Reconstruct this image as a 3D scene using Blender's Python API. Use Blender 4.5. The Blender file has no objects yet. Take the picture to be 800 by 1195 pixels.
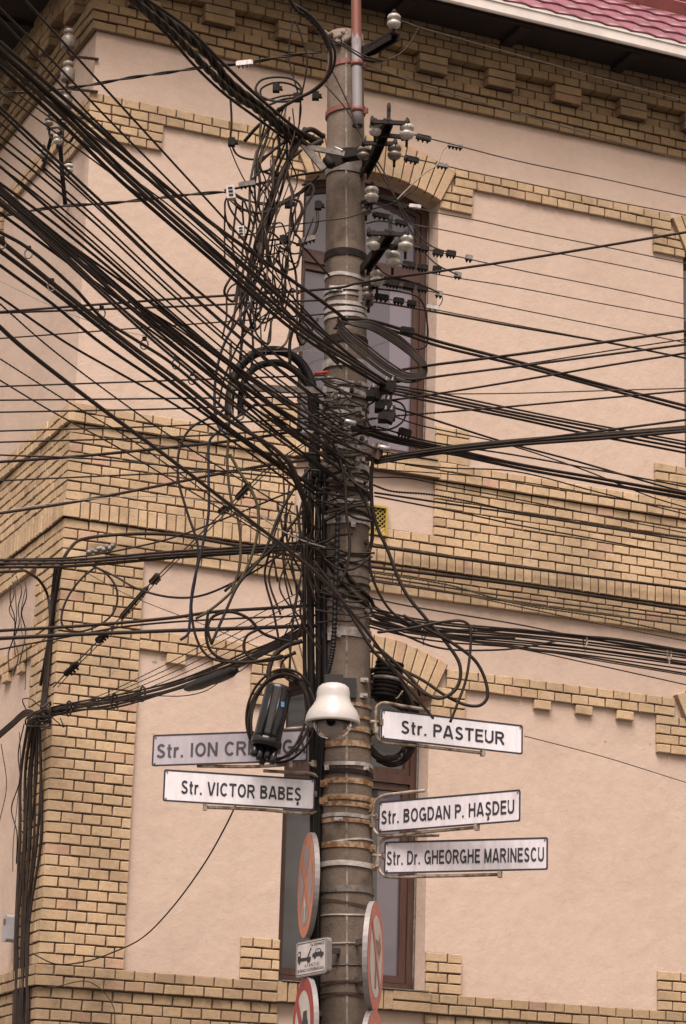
import bpy, bmesh, math, random
from mathutils import Vector, Matrix, noise
random.seed(7)
R = math.radians
scene = bpy.context.scene
COL = scene.collection

# ------------------------------------------------------------------ camera
FPX, PITCH, ROLL, YAW = 3077.0, R(16.254), R(1.6446), R(23.669)
CAMZ = 1.6
cr, sr, cp, sp = math.cos(ROLL), math.sin(ROLL), math.cos(PITCH), math.sin(PITCH)

def ray(u, v):
    x = (u-400)/FPX; y = -(v-597.5)/FPX
    x, y = cr*x - sr*y, sr*x + cr*y
    return Vector((x, cp - sp*y, sp + cp*y))

def at(u, v, Y):
    """point of the street scene seen in direction (u, v), Y metres ahead"""
    r = ray(u, v)
    k = Y / r.y
    return Vector((r.x*k, Y, r.z*k + CAMZ))

def level(u, v, z):
    """distance ahead at which direction (u, v) reaches the height z"""
    r = ray(u, v)
    return (z-CAMZ) / r.z * r.y

def pxm(u, v, Y):
    """metres per pixel at that point"""
    r = ray(u, v)
    return (Y/r.y) / FPX

cam_d = bpy.data.cameras.new("camera")
cam = bpy.data.objects.new("camera", cam_d)
COL.objects.link(cam)
right = Vector((cr, -sp*sr, cp*sr)); up = Vector((-sr, -sp*cr, cp*cr)); fwd = Vector((0, cp, sp))
M = Matrix.Identity(4)
for i in range(3):
    M[i][0], M[i][1], M[i][2] = right[i], up[i], -fwd[i]
M[2][3] = CAMZ
cam.matrix_world = M
cam_d.sensor_fit = 'VERTICAL'; cam_d.sensor_height = 24.0
cam_d.lens = FPX/1195*24.0
cam_d.clip_start = 0.1; cam_d.clip_end = 2000
scene.camera = cam

# ------------------------------------------------------------------ materials
def new_mat(name):
    m = bpy.data.materials.new(name); m.use_nodes = True
    nt = m.node_tree
    return m, nt, nt.nodes["Principled BSDF"]

def N(nt, typ, **kw):
    n = nt.nodes.new(typ)
    for k, v in kw.items():
        if k.startswith("i_"):
            key = k[2:]
            n.inputs[int(key) if key.isdigit() else key.replace("_", " ")].default_value = v
        else:
            setattr(n, k, v)
    return n

def ramp(nt, fac, stops):
    r = nt.nodes.new("ShaderNodeValToRGB")
    el = r.color_ramp.elements
    while len(el) > len(stops): el.remove(el[-1])
    while len(el) < len(stops): el.new(0.5)
    for e, (p, c) in zip(el, stops):
        e.position = p; e.color = (*c, 1) if len(c) == 3 else c
    nt.links.new(fac, r.inputs[0])
    return r.outputs[0]

def mix(nt, fac, a, b, mode='MIX'):
    m = nt.nodes.new("ShaderNodeMix"); m.data_type = 'RGBA'; m.blend_type = mode
    for sock, val in ((m.inputs[0], fac), (m.inputs[6], a), (m.inputs[7], b)):
        if hasattr(val, "links"): nt.links.new(val, sock)
        else: sock.default_value = val if isinstance(val, float) else (*val, 1)
    return m.outputs[2]

def noise_tex(nt, scale, detail=4, rough=.55, vec=None, dist=0.0):
    n = nt.nodes.new("ShaderNodeTexNoise")
    n.inputs["Scale"].default_value = scale; n.inputs["Detail"].default_value = detail
    n.inputs["Roughness"].default_value = rough; n.inputs["Distortion"].default_value = dist
    if vec is None:
        g = nt.nodes.new("ShaderNodeNewGeometry"); vec = g.outputs["Position"]
    nt.links.new(vec, n.inputs["Vector"])
    return n.outputs["Fac"]

def scaled_pos(nt, sx, sy, sz):
    g = nt.nodes.new("ShaderNodeNewGeometry")
    mp = nt.nodes.new("ShaderNodeMapping"); mp.inputs["Scale"].default_value = (sx, sy, sz)
    nt.links.new(g.outputs["Position"], mp.inputs["Vector"])
    return mp.outputs[0]

def bump(nt, bsdf, height, strength, dist):
    b = nt.nodes.new("ShaderNodeBump")
    b.inputs["Strength"].default_value = strength; b.inputs["Distance"].default_value = dist
    nt.links.new(height, b.inputs["Height"]); nt.links.new(b.outputs[0], bsdf.inputs["Normal"])

def worn(name, c1, c2, rough=.6, scale=20, metal=0.0, spec=.5, bmp=0.0, stops=(.35, .65), stretch=None):
    m, nt, b = new_mat(name)
    vec = scaled_pos(nt, *stretch) if stretch else None
    f = noise_tex(nt, scale, 6, .65, vec)
    nt.links.new(ramp(nt, f, [(stops[0], c1), (stops[1], c2)]), b.inputs["Base Color"])
    b.inputs["Roughness"].default_value = rough; b.inputs["Metallic"].default_value = metal
    b.inputs["Specular IOR Level"].default_value = spec
    if bmp: bump(nt, b, noise_tex(nt, scale*4, 3), .4, bmp)
    return m

MAT = {}
def make_brick(name, cols, dirt):
    m, nt, b = new_mat(name)
    g = nt.nodes.new("ShaderNodeNewGeometry")
    base = ramp(nt, g.outputs["Random Per Island"], cols)
    f = noise_tex(nt, 38, 5, .7)
    c = mix(nt, .55, base, ramp(nt, f, [(.3, (.50, .45, .41)), (.43, (.97, .96, .95)), (.55, (1, 1, 1)), (.75, (1.18, 1.15, 1.1))]), 'MULTIPLY')
    f2 = noise_tex(nt, 2.2, 5, .7)
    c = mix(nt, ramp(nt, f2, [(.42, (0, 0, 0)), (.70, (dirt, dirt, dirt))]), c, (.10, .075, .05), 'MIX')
    sm = noise_tex(nt, 1, 5, .7, scaled_pos(nt, 24, 24, 120))
    c = mix(nt, .35, c, ramp(nt, sm, [(.35, (.6, .56, .5)), (.6, (1, 1, 1))]), 'MULTIPLY')
    nt.links.new(c, b.inputs["Base Color"])
    b.inputs["Roughness"].default_value = .85; b.inputs["Specular IOR Level"].default_value = .25
    bump(nt, b, noise_tex(nt, 90, 5, .7), .5, .004)
    return m
YB = [(0, (.40, .275, .16)), (.12, (.47, .335, .20)), (.35, (.43, .305, .18)), (.5, (.50, .36, .215)), (.7, (.45, .32, .185)),
      (.86, (.48, .345, .205)), (.955, (.41, .28, .165)), (.985, (.46, .29, .20)), (1, (.34, .23, .135))]
YB = [(p, (c[0]*1.11, c[1]*1.11, c[2]*1.18)) for p, c in YB]
MAT['brick'] = make_brick('yellow_brick', YB, .45)
MAT['brick_band'] = make_brick('weathered_yellow_brick', [(p, (c[0]*.72, c[1]*.71, c[2]*.70)) for p, c in YB], .5)
MAT['brick_eaves_shade'] = make_brick('eaves_shaded_yellow_brick', [(p, (c[0]*.50, c[1]*.47, c[2]*.40)) for p, c in YB], .6)  # cornice brick, its colour darkened for the shade under the eaves
MAT['mortar'] = worn('dark_mortar', (.062, .034, .022), (.115, .07, .047), .95, 30, bmp=.004)

m, nt, b = new_mat('peach_plaster')
f1 = noise_tex(nt, .9, 6, .62)
c = ramp(nt, f1, [(.3, (.465, .346, .277)), (.5, (.51, .384, .310)), (.75, (.525, .398, .324))])
f2 = noise_tex(nt, 1.0, 6, .7, scaled_pos(nt, 3.2, 3.2, .5))
c = mix(nt, ramp(nt, f2, [(.52, (0, 0, 0)), (.8, (.26, .26, .26))]), c, (.38, .28, .215))
f3 = noise_tex(nt, 14, 5, .75)
c = mix(nt, .13, c, ramp(nt, f3, [(.35, (.65, .6, .56)), (.6, (1.05, 1.05, 1.05))]), 'MULTIPLY')
f5 = noise_tex(nt, 5.0, 4, .8, None, 1.5)
c = mix(nt, ramp(nt, f5, [(.68, (0, 0, 0)), (.73, (.22, .22, .22))]), c, (.33, .22, .16))
nt.links.new(c, b.inputs["Base Color"])
b.inputs["Roughness"].default_value = .9; b.inputs["Specular IOR Level"].default_value = .2
f4 = noise_tex(nt, 55, 6, .7)
f4b = noise_tex(nt, 6, 3, .6)
add = N(nt, "ShaderNodeMath", operation='MULTIPLY_ADD'); add.inputs[1].default_value = 4.0
nt.links.new(f4b, add.inputs[0]); nt.links.new(f4, add.inputs[2])
bump(nt, b, add.outputs[0], .35, .006)
MAT['plaster'] = m

# concrete of the pole
m, nt, b = new_mat('weathered_concrete')
f1 = noise_tex(nt, 5, 8, .7)
c = ramp(nt, f1, [(.3, (.115, .084, .064)), (.5, (.165, .124, .097)), (.7, (.22, .17, .136))])
f2 = noise_tex(nt, 1.0, 6, .7, scaled_pos(nt, 14, 14, 2.4))
c = mix(nt, ramp(nt, f2, [(.50, (0, 0, 0)), (.75, (.5, .5, .5))]), c, (.075, .057, .046))
f3 = noise_tex(nt, 60, 4, .8)
c = mix(nt, ramp(nt, f3, [(.62, (0, 0, 0)), (.72, (.6, .6, .6))]), c, (.30, .25, .21))
f6 = noise_tex(nt, 3.0, 3, .6)
c = mix(nt, ramp(nt, f6, [(.60, (0, 0, 0)), (.68, (.8, .8, .8))]), c, (.075, .055, .043))
nt.links.new(c, b.inputs["Base Color"]); b.inputs["Roughness"].default_value = .95
b.inputs["Specular IOR Level"].default_value = .2
bump(nt, b, noise_tex(nt, 70, 6, .75), .7, .008)
MAT['concrete'] = m

def cable_mat(name, c1, c2, rough=.5):
    return worn(name, c1, c2, rough, 9, spec=.22, stops=(.3, .7))
MAT['cable'] = cable_mat('black_cable_sheath', (.010, .006, .0046), (.032, .0195, .014), .62)
MAT['cable_grey'] = cable_mat('sun_bleached_cable_sheath', (.026, .016, .012), (.055, .036, .027), .68)
MAT['cable_blue'] = cable_mat('blue_black_cable_sheath', (.010, .009, .017), (.020, .017, .03), .5)
MAT['cable_brown'] = cable_mat('brown_cable_sheath', (.045, .029, .017), (.085, .056, .033), .65)
MAT['cable_green'] = cable_mat('olive_cable_sheath', (.045, .042, .018), (.075, .066, .03), .65)
MAT['cable_pale'] = cable_mat('pale_grey_cable_sheath', (.24, .2, .17), (.38, .32, .28), .6)
MAT['cable_red'] = cable_mat('red_cable_sheath', (.35, .03, .02), (.45, .05, .03), .5)
MAT['bare_wire'] = worn('bare_conductor', (.05, .035, .03), (.11, .08, .065), .5, 15, .4)
MAT['twist'] = cable_mat('twisted_cable_sheath', (.018, .0125, .0095), (.042, .029, .021), .6)
MAT['conduit'] = cable_mat('black_conduit', (.006, .005, .005), (.014, .011, .0105), .5)
MAT['steel'] = worn('bright_steel_strap', (.22, .19, .18), (.52, .46, .43), .4, 22, .5)
MAT['steel_white'] = worn('pale_strap', (.30, .26, .235), (.52, .46, .42), .55, 22, .1)
MAT['galv'] = worn('dull_galvanised_steel', (.095, .078, .068), (.21, .178, .158), .6, 25, .4)
MAT['rusty'] = worn('rusty_strap', (.17, .075, .025), (.36, .25, .16), .7, 26, .15, stops=(.42, .58))
MAT['rust_brown'] = worn('brown_rusted_iron', (.035, .016, .010), (.08, .038, .022), .8, 30, .1)
MAT['black_iron'] = worn('black_iron', (.008, .005, .004), (.022, .014, .011), .7, 30, spec=.2)
MAT['tube'] = worn('rust_stained_painted_tube', (.15, .085, .045), (.36, .30, .24), .55, 17, .2, stops=(.4, .55))
MAT['porcelain'] = worn('glazed_porcelain', (.22, .185, .155), (.50, .445, .395), .28, 26, spec=.6)
MAT['porcelain_dirty'] = worn('sooty_porcelain', (.075, .055, .043), (.20, .155, .125), .35, 22)
MAT['plastic_black'] = worn('glossy_black_plastic', (.008, .007, .008), (.016, .013, .014), .26, 10, spec=.45)
MAT['clamp'] = worn('black_plastic_clamp', (.006, .0045, .004), (.016, .011, .009), .7, 30, spec=.15)
MAT['zinc_clamp'] = worn('zinc_clamp', (.30, .27, .26), (.55, .5, .48), .4, 40, .5)
MAT['red_band'] = worn('red_painted_band', (.13, .035, .026), (.19, .058, .042), .6, 25)
MAT['pipe_paint'] = None
m, nt, b = new_mat('flaking_red_and_grey_paint')
f = noise_tex(nt, 1.0, 6, .7, scaled_pos(nt, 14, 14, 4))
g = nt.nodes.new("ShaderNodeNewGeometry"); sep = nt.nodes.new("ShaderNodeSeparateXYZ")
nt.links.new(g.outputs["Position"], sep.inputs[0])
ma = N(nt, "ShaderNodeMapRange"); ma.inputs[1].default_value = 8.35; ma.inputs[2].default_value = 8.95
ma.inputs[3].default_value = -.32; ma.inputs[4].default_value = .22
nt.links.new(sep.outputs[2], ma.inputs[0])
ad = N(nt, "ShaderNodeMath", operation='ADD'); nt.links.new(f, ad.inputs[0]); nt.links.new(ma.outputs[0], ad.inputs[1])
nt.links.new(ramp(nt, ad.outputs[0], [(.46, (.23, .205, .21)), (.52, (.15, .042, .024))]), b.inputs["Base Color"])
b.inputs["Roughness"].default_value = .55
MAT['pipe_paint'] = m
MAT['white_paint'] = worn('white_camera_paint', (.47, .425, .395), (.53, .485, .455), .35, 6)
MAT['sign_white'] = worn('white_enamel_sign', (.64, .595, .615), (.76, .72, .75), .35, 1, stretch=(26, 26, 5), stops=(.25, .6))
MAT['sign_grey'] = worn('greyed_enamel_sign', (.32, .285, .315), (.40, .36, .39), .4, 1, stretch=(26, 26, 5), stops=(.25, .6))
MAT['sign_lilac'] = worn('dulled_enamel_sign', (.46, .41, .43), (.60, .55, .575), .4, 1, stretch=(26, 26, 5), stops=(.25, .6))
MAT['ink'] = worn('black_sign_ink', (.016, .013, .020), (.028, .022, .03), .5, 20)
MAT['ink_grey'] = worn('faded_sign_ink', (.045, .035, .045), (.07, .055, .065), .5, 20)
MAT['sign_back'] = worn('grey_sign_metal', (.20, .18, .175), (.28, .25, .24), .55, 12, .2)
MAT['tow_white'] = worn('scuffed_tow_plate', (.40, .35, .335), (.52, .465, .445), .45, 16)
MAT['faded_orange'] = worn('faded_orange_film', (.50, .16, .085), (.60, .22, .13), .55, 12)
MAT['faded_lilac'] = worn('faded_lilac_film', (.28, .22, .225), (.36, .28, .28), .55, 12)
MAT['faded_red'] = worn('faded_red_film', (.50, .13, .10), (.60, .20, .16), .5, 12)
MAT['traffic_red'] = worn('red_film', (.30, .014, .010), (.38, .026, .018), .45, 12)
MAT['traffic_white'] = worn('white_film', (.52, .46, .42), (.62, .56, .52), .45, 12)
MAT['faded_brown'] = worn('faded_brown_film', (.20, .13, .09), (.28, .19, .14), .55, 12)
MAT['wood'] = worn('dark_brown_window_wood', (.040, .017, .011), (.068, .030, .020), .5, 1, stretch=(40, 40, 4))
MAT['yellow_metal'] = worn('yellow_painted_metal', (.30, .21, .03), (.40, .28, .05), .55, 12)
MAT['dark_void'] = worn('dark_cavity', (.012, .01, .009), (.02, .016, .014), .9, 12)
MAT['soffit'] = worn('shade_darkened_soffit_boards', (.007, .003, .003), (.014, .006, .005), .9, 1, stretch=(3, 3, 3))  # near-black base colour holds the shadow beneath the eaves
MAT['gutter'] = worn('white_painted_gutter', (.55, .48, .44), (.66, .59, .54), .45, 4)
MAT['roof'] = worn('raspberry_metal_tile', (.15, .045, .062), (.215, .075, .092), .5, 3)
MAT['guard'] = worn('faded_red_plank', (.36, .13, .12), (.44, .18, .16), .6, 6)
MAT['pale_strip'] = worn('pale_strip_matte', (.30, .27, .29), (.36, .33, .35), .9, 1, stretch=(40, 40, 1))
MAT['asphalt'] = worn('asphalt', (.04, .038, .036), (.065, .06, .057), .9, 8, bmp=.01)
MAT['pavement'] = worn('concrete_paving', (.11, .095, .082), (.17, .15, .13), .9, 5, bmp=.006)
MAT['kerb'] = worn('granite_kerb', (.25, .235, .22), (.34, .32, .30), .85, 30)
MAT['plinth'] = worn('stone_plinth', (.18, .15, .125), (.26, .22, .185), .9, 8, bmp=.008)
MAT['paint_line'] = worn('road_paint', (.6, .58, .55), (.75, .73, .7), .7, 12)
MAT['blue'] = worn('blue_sticker', (.06, .16, .30), (.09, .22, .38), .4, 10)
MAT['meter'] = worn('pale_plastic_box', (.26, .245, .255), (.33, .31, .325), .5, 8)

m, nt, b = new_mat('window_glass')
b.inputs["Base Color"].default_value = (.075, .058, .075, 1)
b.inputs["Roughness"].default_value = .04; b.inputs["IOR"].default_value = 2.0
bump(nt, b, noise_tex(nt, 2.5, 2), .08, .02)
MAT['glass'] = m
m, nt, b = new_mat('pale_window_glass')
b.inputs["Base Color"].default_value = (.17, .14, .165, 1)
b.inputs["Roughness"].default_value = .05; b.inputs["IOR"].default_value = 1.8
MAT['glass_pale'] = m
m, nt, b = new_mat('dark_reflection_window_glass')  # lower panes: dark street reflections put into the glass colour
nt.links.new(ramp(nt, noise_tex(nt, 1.6, 4, .6), [(.35, (.022, .020, .022)), (.6, (.05, .045, .046))]), b.inputs["Base Color"])
b.inputs["Roughness"].default_value = .06; b.inputs["IOR"].default_value = 1.7
bump(nt, b, noise_tex(nt, 2.5, 2), .08, .02)
MAT['glass_dark_reflection'] = m
m, nt, b = new_mat('smoky_clear_dome')
b.inputs["Base Color"].default_value = (.72, .66, .62, 1); b.inputs["Roughness"].default_value = .03
b.inputs["Transmission Weight"].default_value = 1.0; b.inputs["IOR"].default_value = 1.1
MAT['dome'] = m
m, nt, b = new_mat('camera_lens')
b.inputs["Base Color"].default_value = (.008, .007, .008, 1); b.inputs["Roughness"].default_value = .08
MAT['lens'] = m
MAT['cam_inner'] = worn('grey_camera_body', (.36, .33, .31), (.44, .41, .385), .45, 10)

# ------------------------------------------------------------------ object helpers
def link(name, bm, mat, parent=None, smooth=False, mats=None):
    me = bpy.data.meshes.new(name)
    bm.to_mesh(me); bm.free()
    for x in (mats or [mat]):
        me.materials.append(MAT[x])
    if smooth:
        for p in me.polygons: p.use_smooth = True
    o = bpy.data.objects.new(name, me)
    COL.objects.link(o)
    if parent is not None:
        o.parent = parent
        o.matrix_parent_inverse = Matrix.Translation(-world_loc(parent))
    return o

def world_loc(o):
    v = Vector(o.location)
    p = o.parent
    while p is not None:
        # parts carry inverse matrices, so their origin stays at the world origin
        return Vector((0, 0, 0))
    return v

def thing(name, label, cat, loc, group=None):
    o = bpy.data.objects.new(name, None); COL.objects.link(o)
    o.empty_display_size = .2
    o.location = loc
    o['label'] = label; o['category'] = cat
    if group: o['group'] = group
    return o

def tag(o, label, cat, group=None):
    o['label'] = label; o['category'] = cat
    if group: o['group'] = group
    return o

def box(bm, c, ax, ay, az, hx, hy, hz, mat=0):
    vs = []
    for i in (-1, 1):
        for j in (-1, 1):
            for k in (-1, 1):
                vs.append(bm.verts.new(c + ax*hx*i + ay*hy*j + az*hz*k))
    for f in ((0, 1, 3, 2), (4, 6, 7, 5), (0, 4, 5, 1), (2, 3, 7, 6), (0, 2, 6, 4), (1, 5, 7, 3)):
        q = bm.faces.new([vs[i] for i in f]); q.material_index = mat
    return vs

X, Y_, Z = Vector((1, 0, 0)), Vector((0, 1, 0)), Vector((0, 0, 1))

def frames(pts):
    n = len(pts)
    T = []
    for i in range(n):
        a = pts[max(0, i-1)]; b_ = pts[min(n-1, i+1)]
        t = (b_-a)
        T.append(t.normalized() if t.length > 1e-9 else Vector((0, 0, 1)))
    u = T[0].cross(Vector((.3, .2, .9)))
    if u.length < 1e-3: u = T[0].cross(X)
    u.normalize()
    out = []
    for t in T:
        u = (u - t*u.dot(t))
        if u.length < 1e-6: u = t.orthogonal()
        u.normalize()
        out.append((t, u, t.cross(u)))
    return out

def tube(bm, pts, r, seg=6, cap=True, mat=0):
    fr = frames(pts); rings = []
    for i, (p, (t, u, w)) in enumerate(zip(pts, fr)):
        rr = r[i] if isinstance(r, (list, tuple)) else r
        rings.append([bm.verts.new(p + (u*math.cos(2*math.pi*k/seg) + w*math.sin(2*math.pi*k/seg))*rr) for k in range(seg)])
    for a, b_ in zip(rings, rings[1:]):
        for k in range(seg):
            f = bm.faces.new((a[k], a[(k+1) % seg], b_[(k+1) % seg], b_[k])); f.smooth = True; f.material_index = mat
    if cap:
        f = bm.faces.new(list(reversed(rings[0]))); f.material_index = mat
        f = bm.faces.new(rings[-1]); f.material_index = mat

def lathe(bm, base, axis, prof, seg=24, mat=0, cap=True):
    """prof: list of (radius, distance along axis)"""
    axis = axis.normalized()
    u = axis.orthogonal().normalized(); w = axis.cross(u)
    rings = []
    for r, h in prof:
        rings.append([bm.verts.new(base + axis*h + (u*math.cos(2*math.pi*k/seg) + w*math.sin(2*math.pi*k/seg))*r) for k in range(seg)])
    for a, b_ in zip(rings, rings[1:]):
        for k in range(seg):
            f = bm.faces.new((a[k], a[(k+1) % seg], b_[(k+1) % seg], b_[k])); f.smooth = True; f.material_index = mat
    if cap:
        f = bm.faces.new(list(reversed(rings[0]))); f.material_index = mat
        f = bm.faces.new(rings[-1]); f.material_index = mat

def catmull(P, sub):
    if len(P) < 3:
        return [P[0].lerp(P[-1], i/(sub*2)) for i in range(sub*2+1)]
    Q = [P[0]*2 - P[1]] + P + [P[-1]*2 - P[-2]]
    out = []
    for i in range(1, len(Q)-2):
        p0, p1, p2, p3 = Q[i-1:i+3]
        # centripetal parametrisation keeps uneven spans from overshooting
        t0 = 0; t1 = t0 + max((p1-p0).length, 1e-6)**.5; t2 = t1 + max((p2-p1).length, 1e-6)**.5; t3 = t2 + max((p3-p2).length, 1e-6)**.5
        for s in range(sub):
            t = t1 + (t2-t1)*s/sub
            A1 = p0*((t1-t)/(t1-t0)) + p1*((t-t0)/(t1-t0))
            A2 = p1*((t2-t)/(t2-t1)) + p2*((t-t1)/(t2-t1))
            A3 = p2*((t3-t)/(t3-t2)) + p3*((t-t2)/(t3-t2))
            B1 = A1*((t2-t)/(t2-t0)) + A2*((t-t0)/(t2-t0))
            B2 = A2*((t3-t)/(t3-t1)) + A3*((t-t1)/(t3-t1))
            out.append(B1*((t2-t)/(t2-t1)) + B2*((t-t1)/(t2-t1)))
    out.append(P[-1])
    return out

# ------------------------------------------------------------------ building frame
EV = Vector((math.cos(YAW), math.sin(YAW), 0)); NV = Vector((-math.sin(YAW), math.cos(YAW), 0))
CORNER = EV*5.481 + NV*17.4
class Face:
    def __init__(s, along, out): s.along, s.out = along, out
    def __call__(s, a, p, z): return CORNER + s.along*a + s.out*p + Z*(z+CAMZ)
FR = Face(EV, -NV)        # street front on the right
FL = Face(NV, -EV)        # side front on the left
LEN_R, LEN_L = 13.0, 12.0
OPEN_R = [(1.74+3.39*i, 2.895+3.39*i) for i in range(3)]
OPEN_L = [(2.50+3.39*i, 3.655+3.39*i) for i in range(3)]
RIN, REX = 1.35, 1.65
HALF = .5775
ANG = math.asin(HALF/RIN)
SPRING = (4.188, 8.188)
SILL = (2.02, 6.04)
TOPZ = 9.80
GROUND = -1.6

building = thing('corner_building', 'peach plastered corner building with yellow brick trim behind the concrete pole', 'building', (CORNER.x, CORNER.y, 0))

def arch_pts(c, spring, r, n=12, ang=ANG):
    zc = spring - math.sqrt(RIN*RIN - HALF*HALF)
    return [(c + r*math.sin(-ang + 2*ang*i/n), zc + r*math.cos(-ang + 2*ang*i/n)) for i in range(n+1)]

def plaster_wall(bm, fr, length, opens, flip):
    def poly(pts, p=0):
        f = bm.faces.new([bm.verts.new(fr(a, p, z)) for a, z in pts])
        return f
    edges = [0] + [x for o in opens for x in o] + [length]
    for i in range(0, len(edges), 2):
        a0, a1 = edges[i], edges[i+1]
        poly([(a0, GROUND), (a1, GROUND), (a1, TOPZ), (a0, TOPZ)])
    for a0, a1 in opens:
        c = (a0+a1)/2
        poly([(a0, GROUND), (a1, GROUND), (a1, SILL[0]), (a0, SILL[0])])
        lo = arch_pts(c, SPRING[0], RIN); hi = arch_pts(c, SPRING[1], RIN)
        poly(lo + [(a1, SILL[1]), (a0, SILL[1])])
        poly(hi + [(a1, TOPZ), (a0, TOPZ)])
        for k in (0, 1):
            ring = [(a0, SILL[k])] + (lo, hi)[k] + [(a1, SILL[k])]
            dep = -.30
            f_ = [bm.verts.new(fr(a, 0, z)) for a, z in ring]; g_ = [bm.verts.new(fr(a, dep, z)) for a, z in ring]
            for q in range(len(ring)-1):
                bm.faces.new((f_[q], f_[q+1], g_[q+1], g_[q]))
            bm.faces.new((f_[0], g_[0], g_[-1], f_[-1]))

bm = bmesh.new()
plaster_wall(bm, FR, LEN_R, OPEN_R, False)
plaster_wall(bm, FL, LEN_L, OPEN_L, True)
# closed rear walls
for a, b_ in ((FR(LEN_R, 0, 0), FR(LEN_R, -LEN_L, 0)), (FR(LEN_R, -LEN_L, 0), FL(LEN_L, 0, 0))):
    a = Vector((a.x, a.y, 0)); b_ = Vector((b_.x, b_.y, 0))
    bm.faces.new([bm.verts.new(v) for v in (a, b_, b_+Z*(TOPZ+CAMZ), a+Z*(TOPZ+CAMZ))])
bmesh.ops.recalc_face_normals(bm, faces=bm.faces)
link('wall', bm, 'plaster', building)

# ------------------------------------------------------------------ brickwork
BP = .146
rj = random.Random(11)
def brick(bm, fr, a0, a1, z0, z1, p, m0=0.0, m1=0.0, back=None):
    """one brick face block; m0 mitres its start round the corner"""
    j = lambda s: rj.uniform(-s*1.6, s*1.6)
    pp = p + j(.0025)
    ch = .004
    if back is None: back = p - .03
    sa = a0 if not m0 else -pp
    vb = [fr(a0 if not m0 else -back, back, z0), fr(a1, back, z0), fr(a1, back, z1), fr(a0 if not m0 else -back, back, z1)]
    e = [(sa + (0 if m0 else j(.0015)), z0+j(.0015)), (a1+j(.0015), z0+j(.0015)), (a1+j(.0015), z1+j(.0015)), (sa + (0 if m0 else j(.0015)), z1+j(.0015))]
    c0 = 0 if m0 else ch
    vm = [fr(a, pp-(0 if (m0 and i in (0, 3)) else ch), z) for i, (a, z) in enumerate(e)]
    vf = [fr(e[0][0]+c0, pp, e[0][1]+ch), fr(e[1][0]-ch, pp, e[1][1]+ch), fr(e[2][0]-ch, pp, e[2][1]-ch), fr(e[3][0]+c0, pp, e[3][1]-ch)]
    B, Mv, Fv = [[bm.verts.new(v) for v in q] for q in (vb, vm, vf)]
    for i in range(4):
        k = (i+1) % 4
        bm.faces.new((B[i], B[k], Mv[k], Mv[i])); bm.faces.new((Mv[i], Mv[k], Fv[k], Fv[i]))
    bm.faces.new(Fv)

def slab(bm, fr, a0, a1, z0, z1, p, back=-.002):
    vs = [bm.verts.new(fr(a, q, z)) for q in (back, p) for a, z in ((a0, z0), (a1, z0), (a1, z1), (a0, z1))]
    for f in ((4, 5, 6, 7), (0, 4, 7, 3), (1, 2, 6, 5), (0, 1, 5, 4), (3, 7, 6, 2)):
        q = bm.faces.new([vs[i] for i in f]); q.material_index = 1

def cut(iv, ex):
    out = []
    for a, b_ in iv:
        segs = [(a, b_)]
        for x0, x1 in ex:
            nx = []
            for s, t in segs:
                if x1 <= s or x0 >= t: nx.append((s, t)); continue
                if x0 > s: nx.append((s, x0))
                if x1 < t: nx.append((x1, t))
            segs = nx
        out += segs
    return out

def courses(bm, fr, a0, a1, z0, n, h, p, corner=False, ex=(), pitch=BP, off=0, gap=.011, back=None):
    for k in range(n):
        zb, zt = z0+k*h, z0+(k+1)*h
        zm = (zb+zt)/2
        for s, t in cut([(a0, a1)], [(x[0], x[1]) for x in ex if x[2] < zm < x[3]]):
            if t-s < .02: continue
            crn = corner and s == a0
            slab(bm, fr, -(p-.012) if crn else s+.004, t-.004, zb+(.008 if k == 0 else 0), zt-(.004 if k == n-1 else 0), p-.012)
            sh = (off + k) % 2 * pitch/2
            i0 = math.ceil((s-sh)/pitch + 1e-6)
            bs = [s]
            x = i0*pitch + sh
            while x < t - 1e-6:
                if x - bs[-1] > .055 and t - x > .05: bs.append(x + rj.uniform(-.004, .004))
                x += pitch
            bs.append(t)
            for q in range(len(bs)-1):
                l = bs[q] + (gap/2 if q else 0); r_ = bs[q+1] - (gap/2 if q < len(bs)-2 else 0)
                brick(bm, fr, l, r_, zb+gap/2, zt-gap/2, p, m0=1 if (crn and q == 0) else 0, back=back)

def soldiers(bm, fr, a0, a1, z0, z1, p, corner=False, w=.073, gap=.010):
    n = max(1, round((a1-a0)/w)); w = (a1-a0)/n
    slab(bm, fr, -(p-.012) if corner else a0+.004, a1-.004, z0, z1, p-.012)
    for i in range(n):
        brick(bm, fr, a0+i*w+(gap/2 if i else 0), a0+(i+1)*w-(gap/2 if i < n-1 else 0), z0+gap/2, z1-gap/2, p, m0=1 if (corner and i == 0) else 0)

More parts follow.
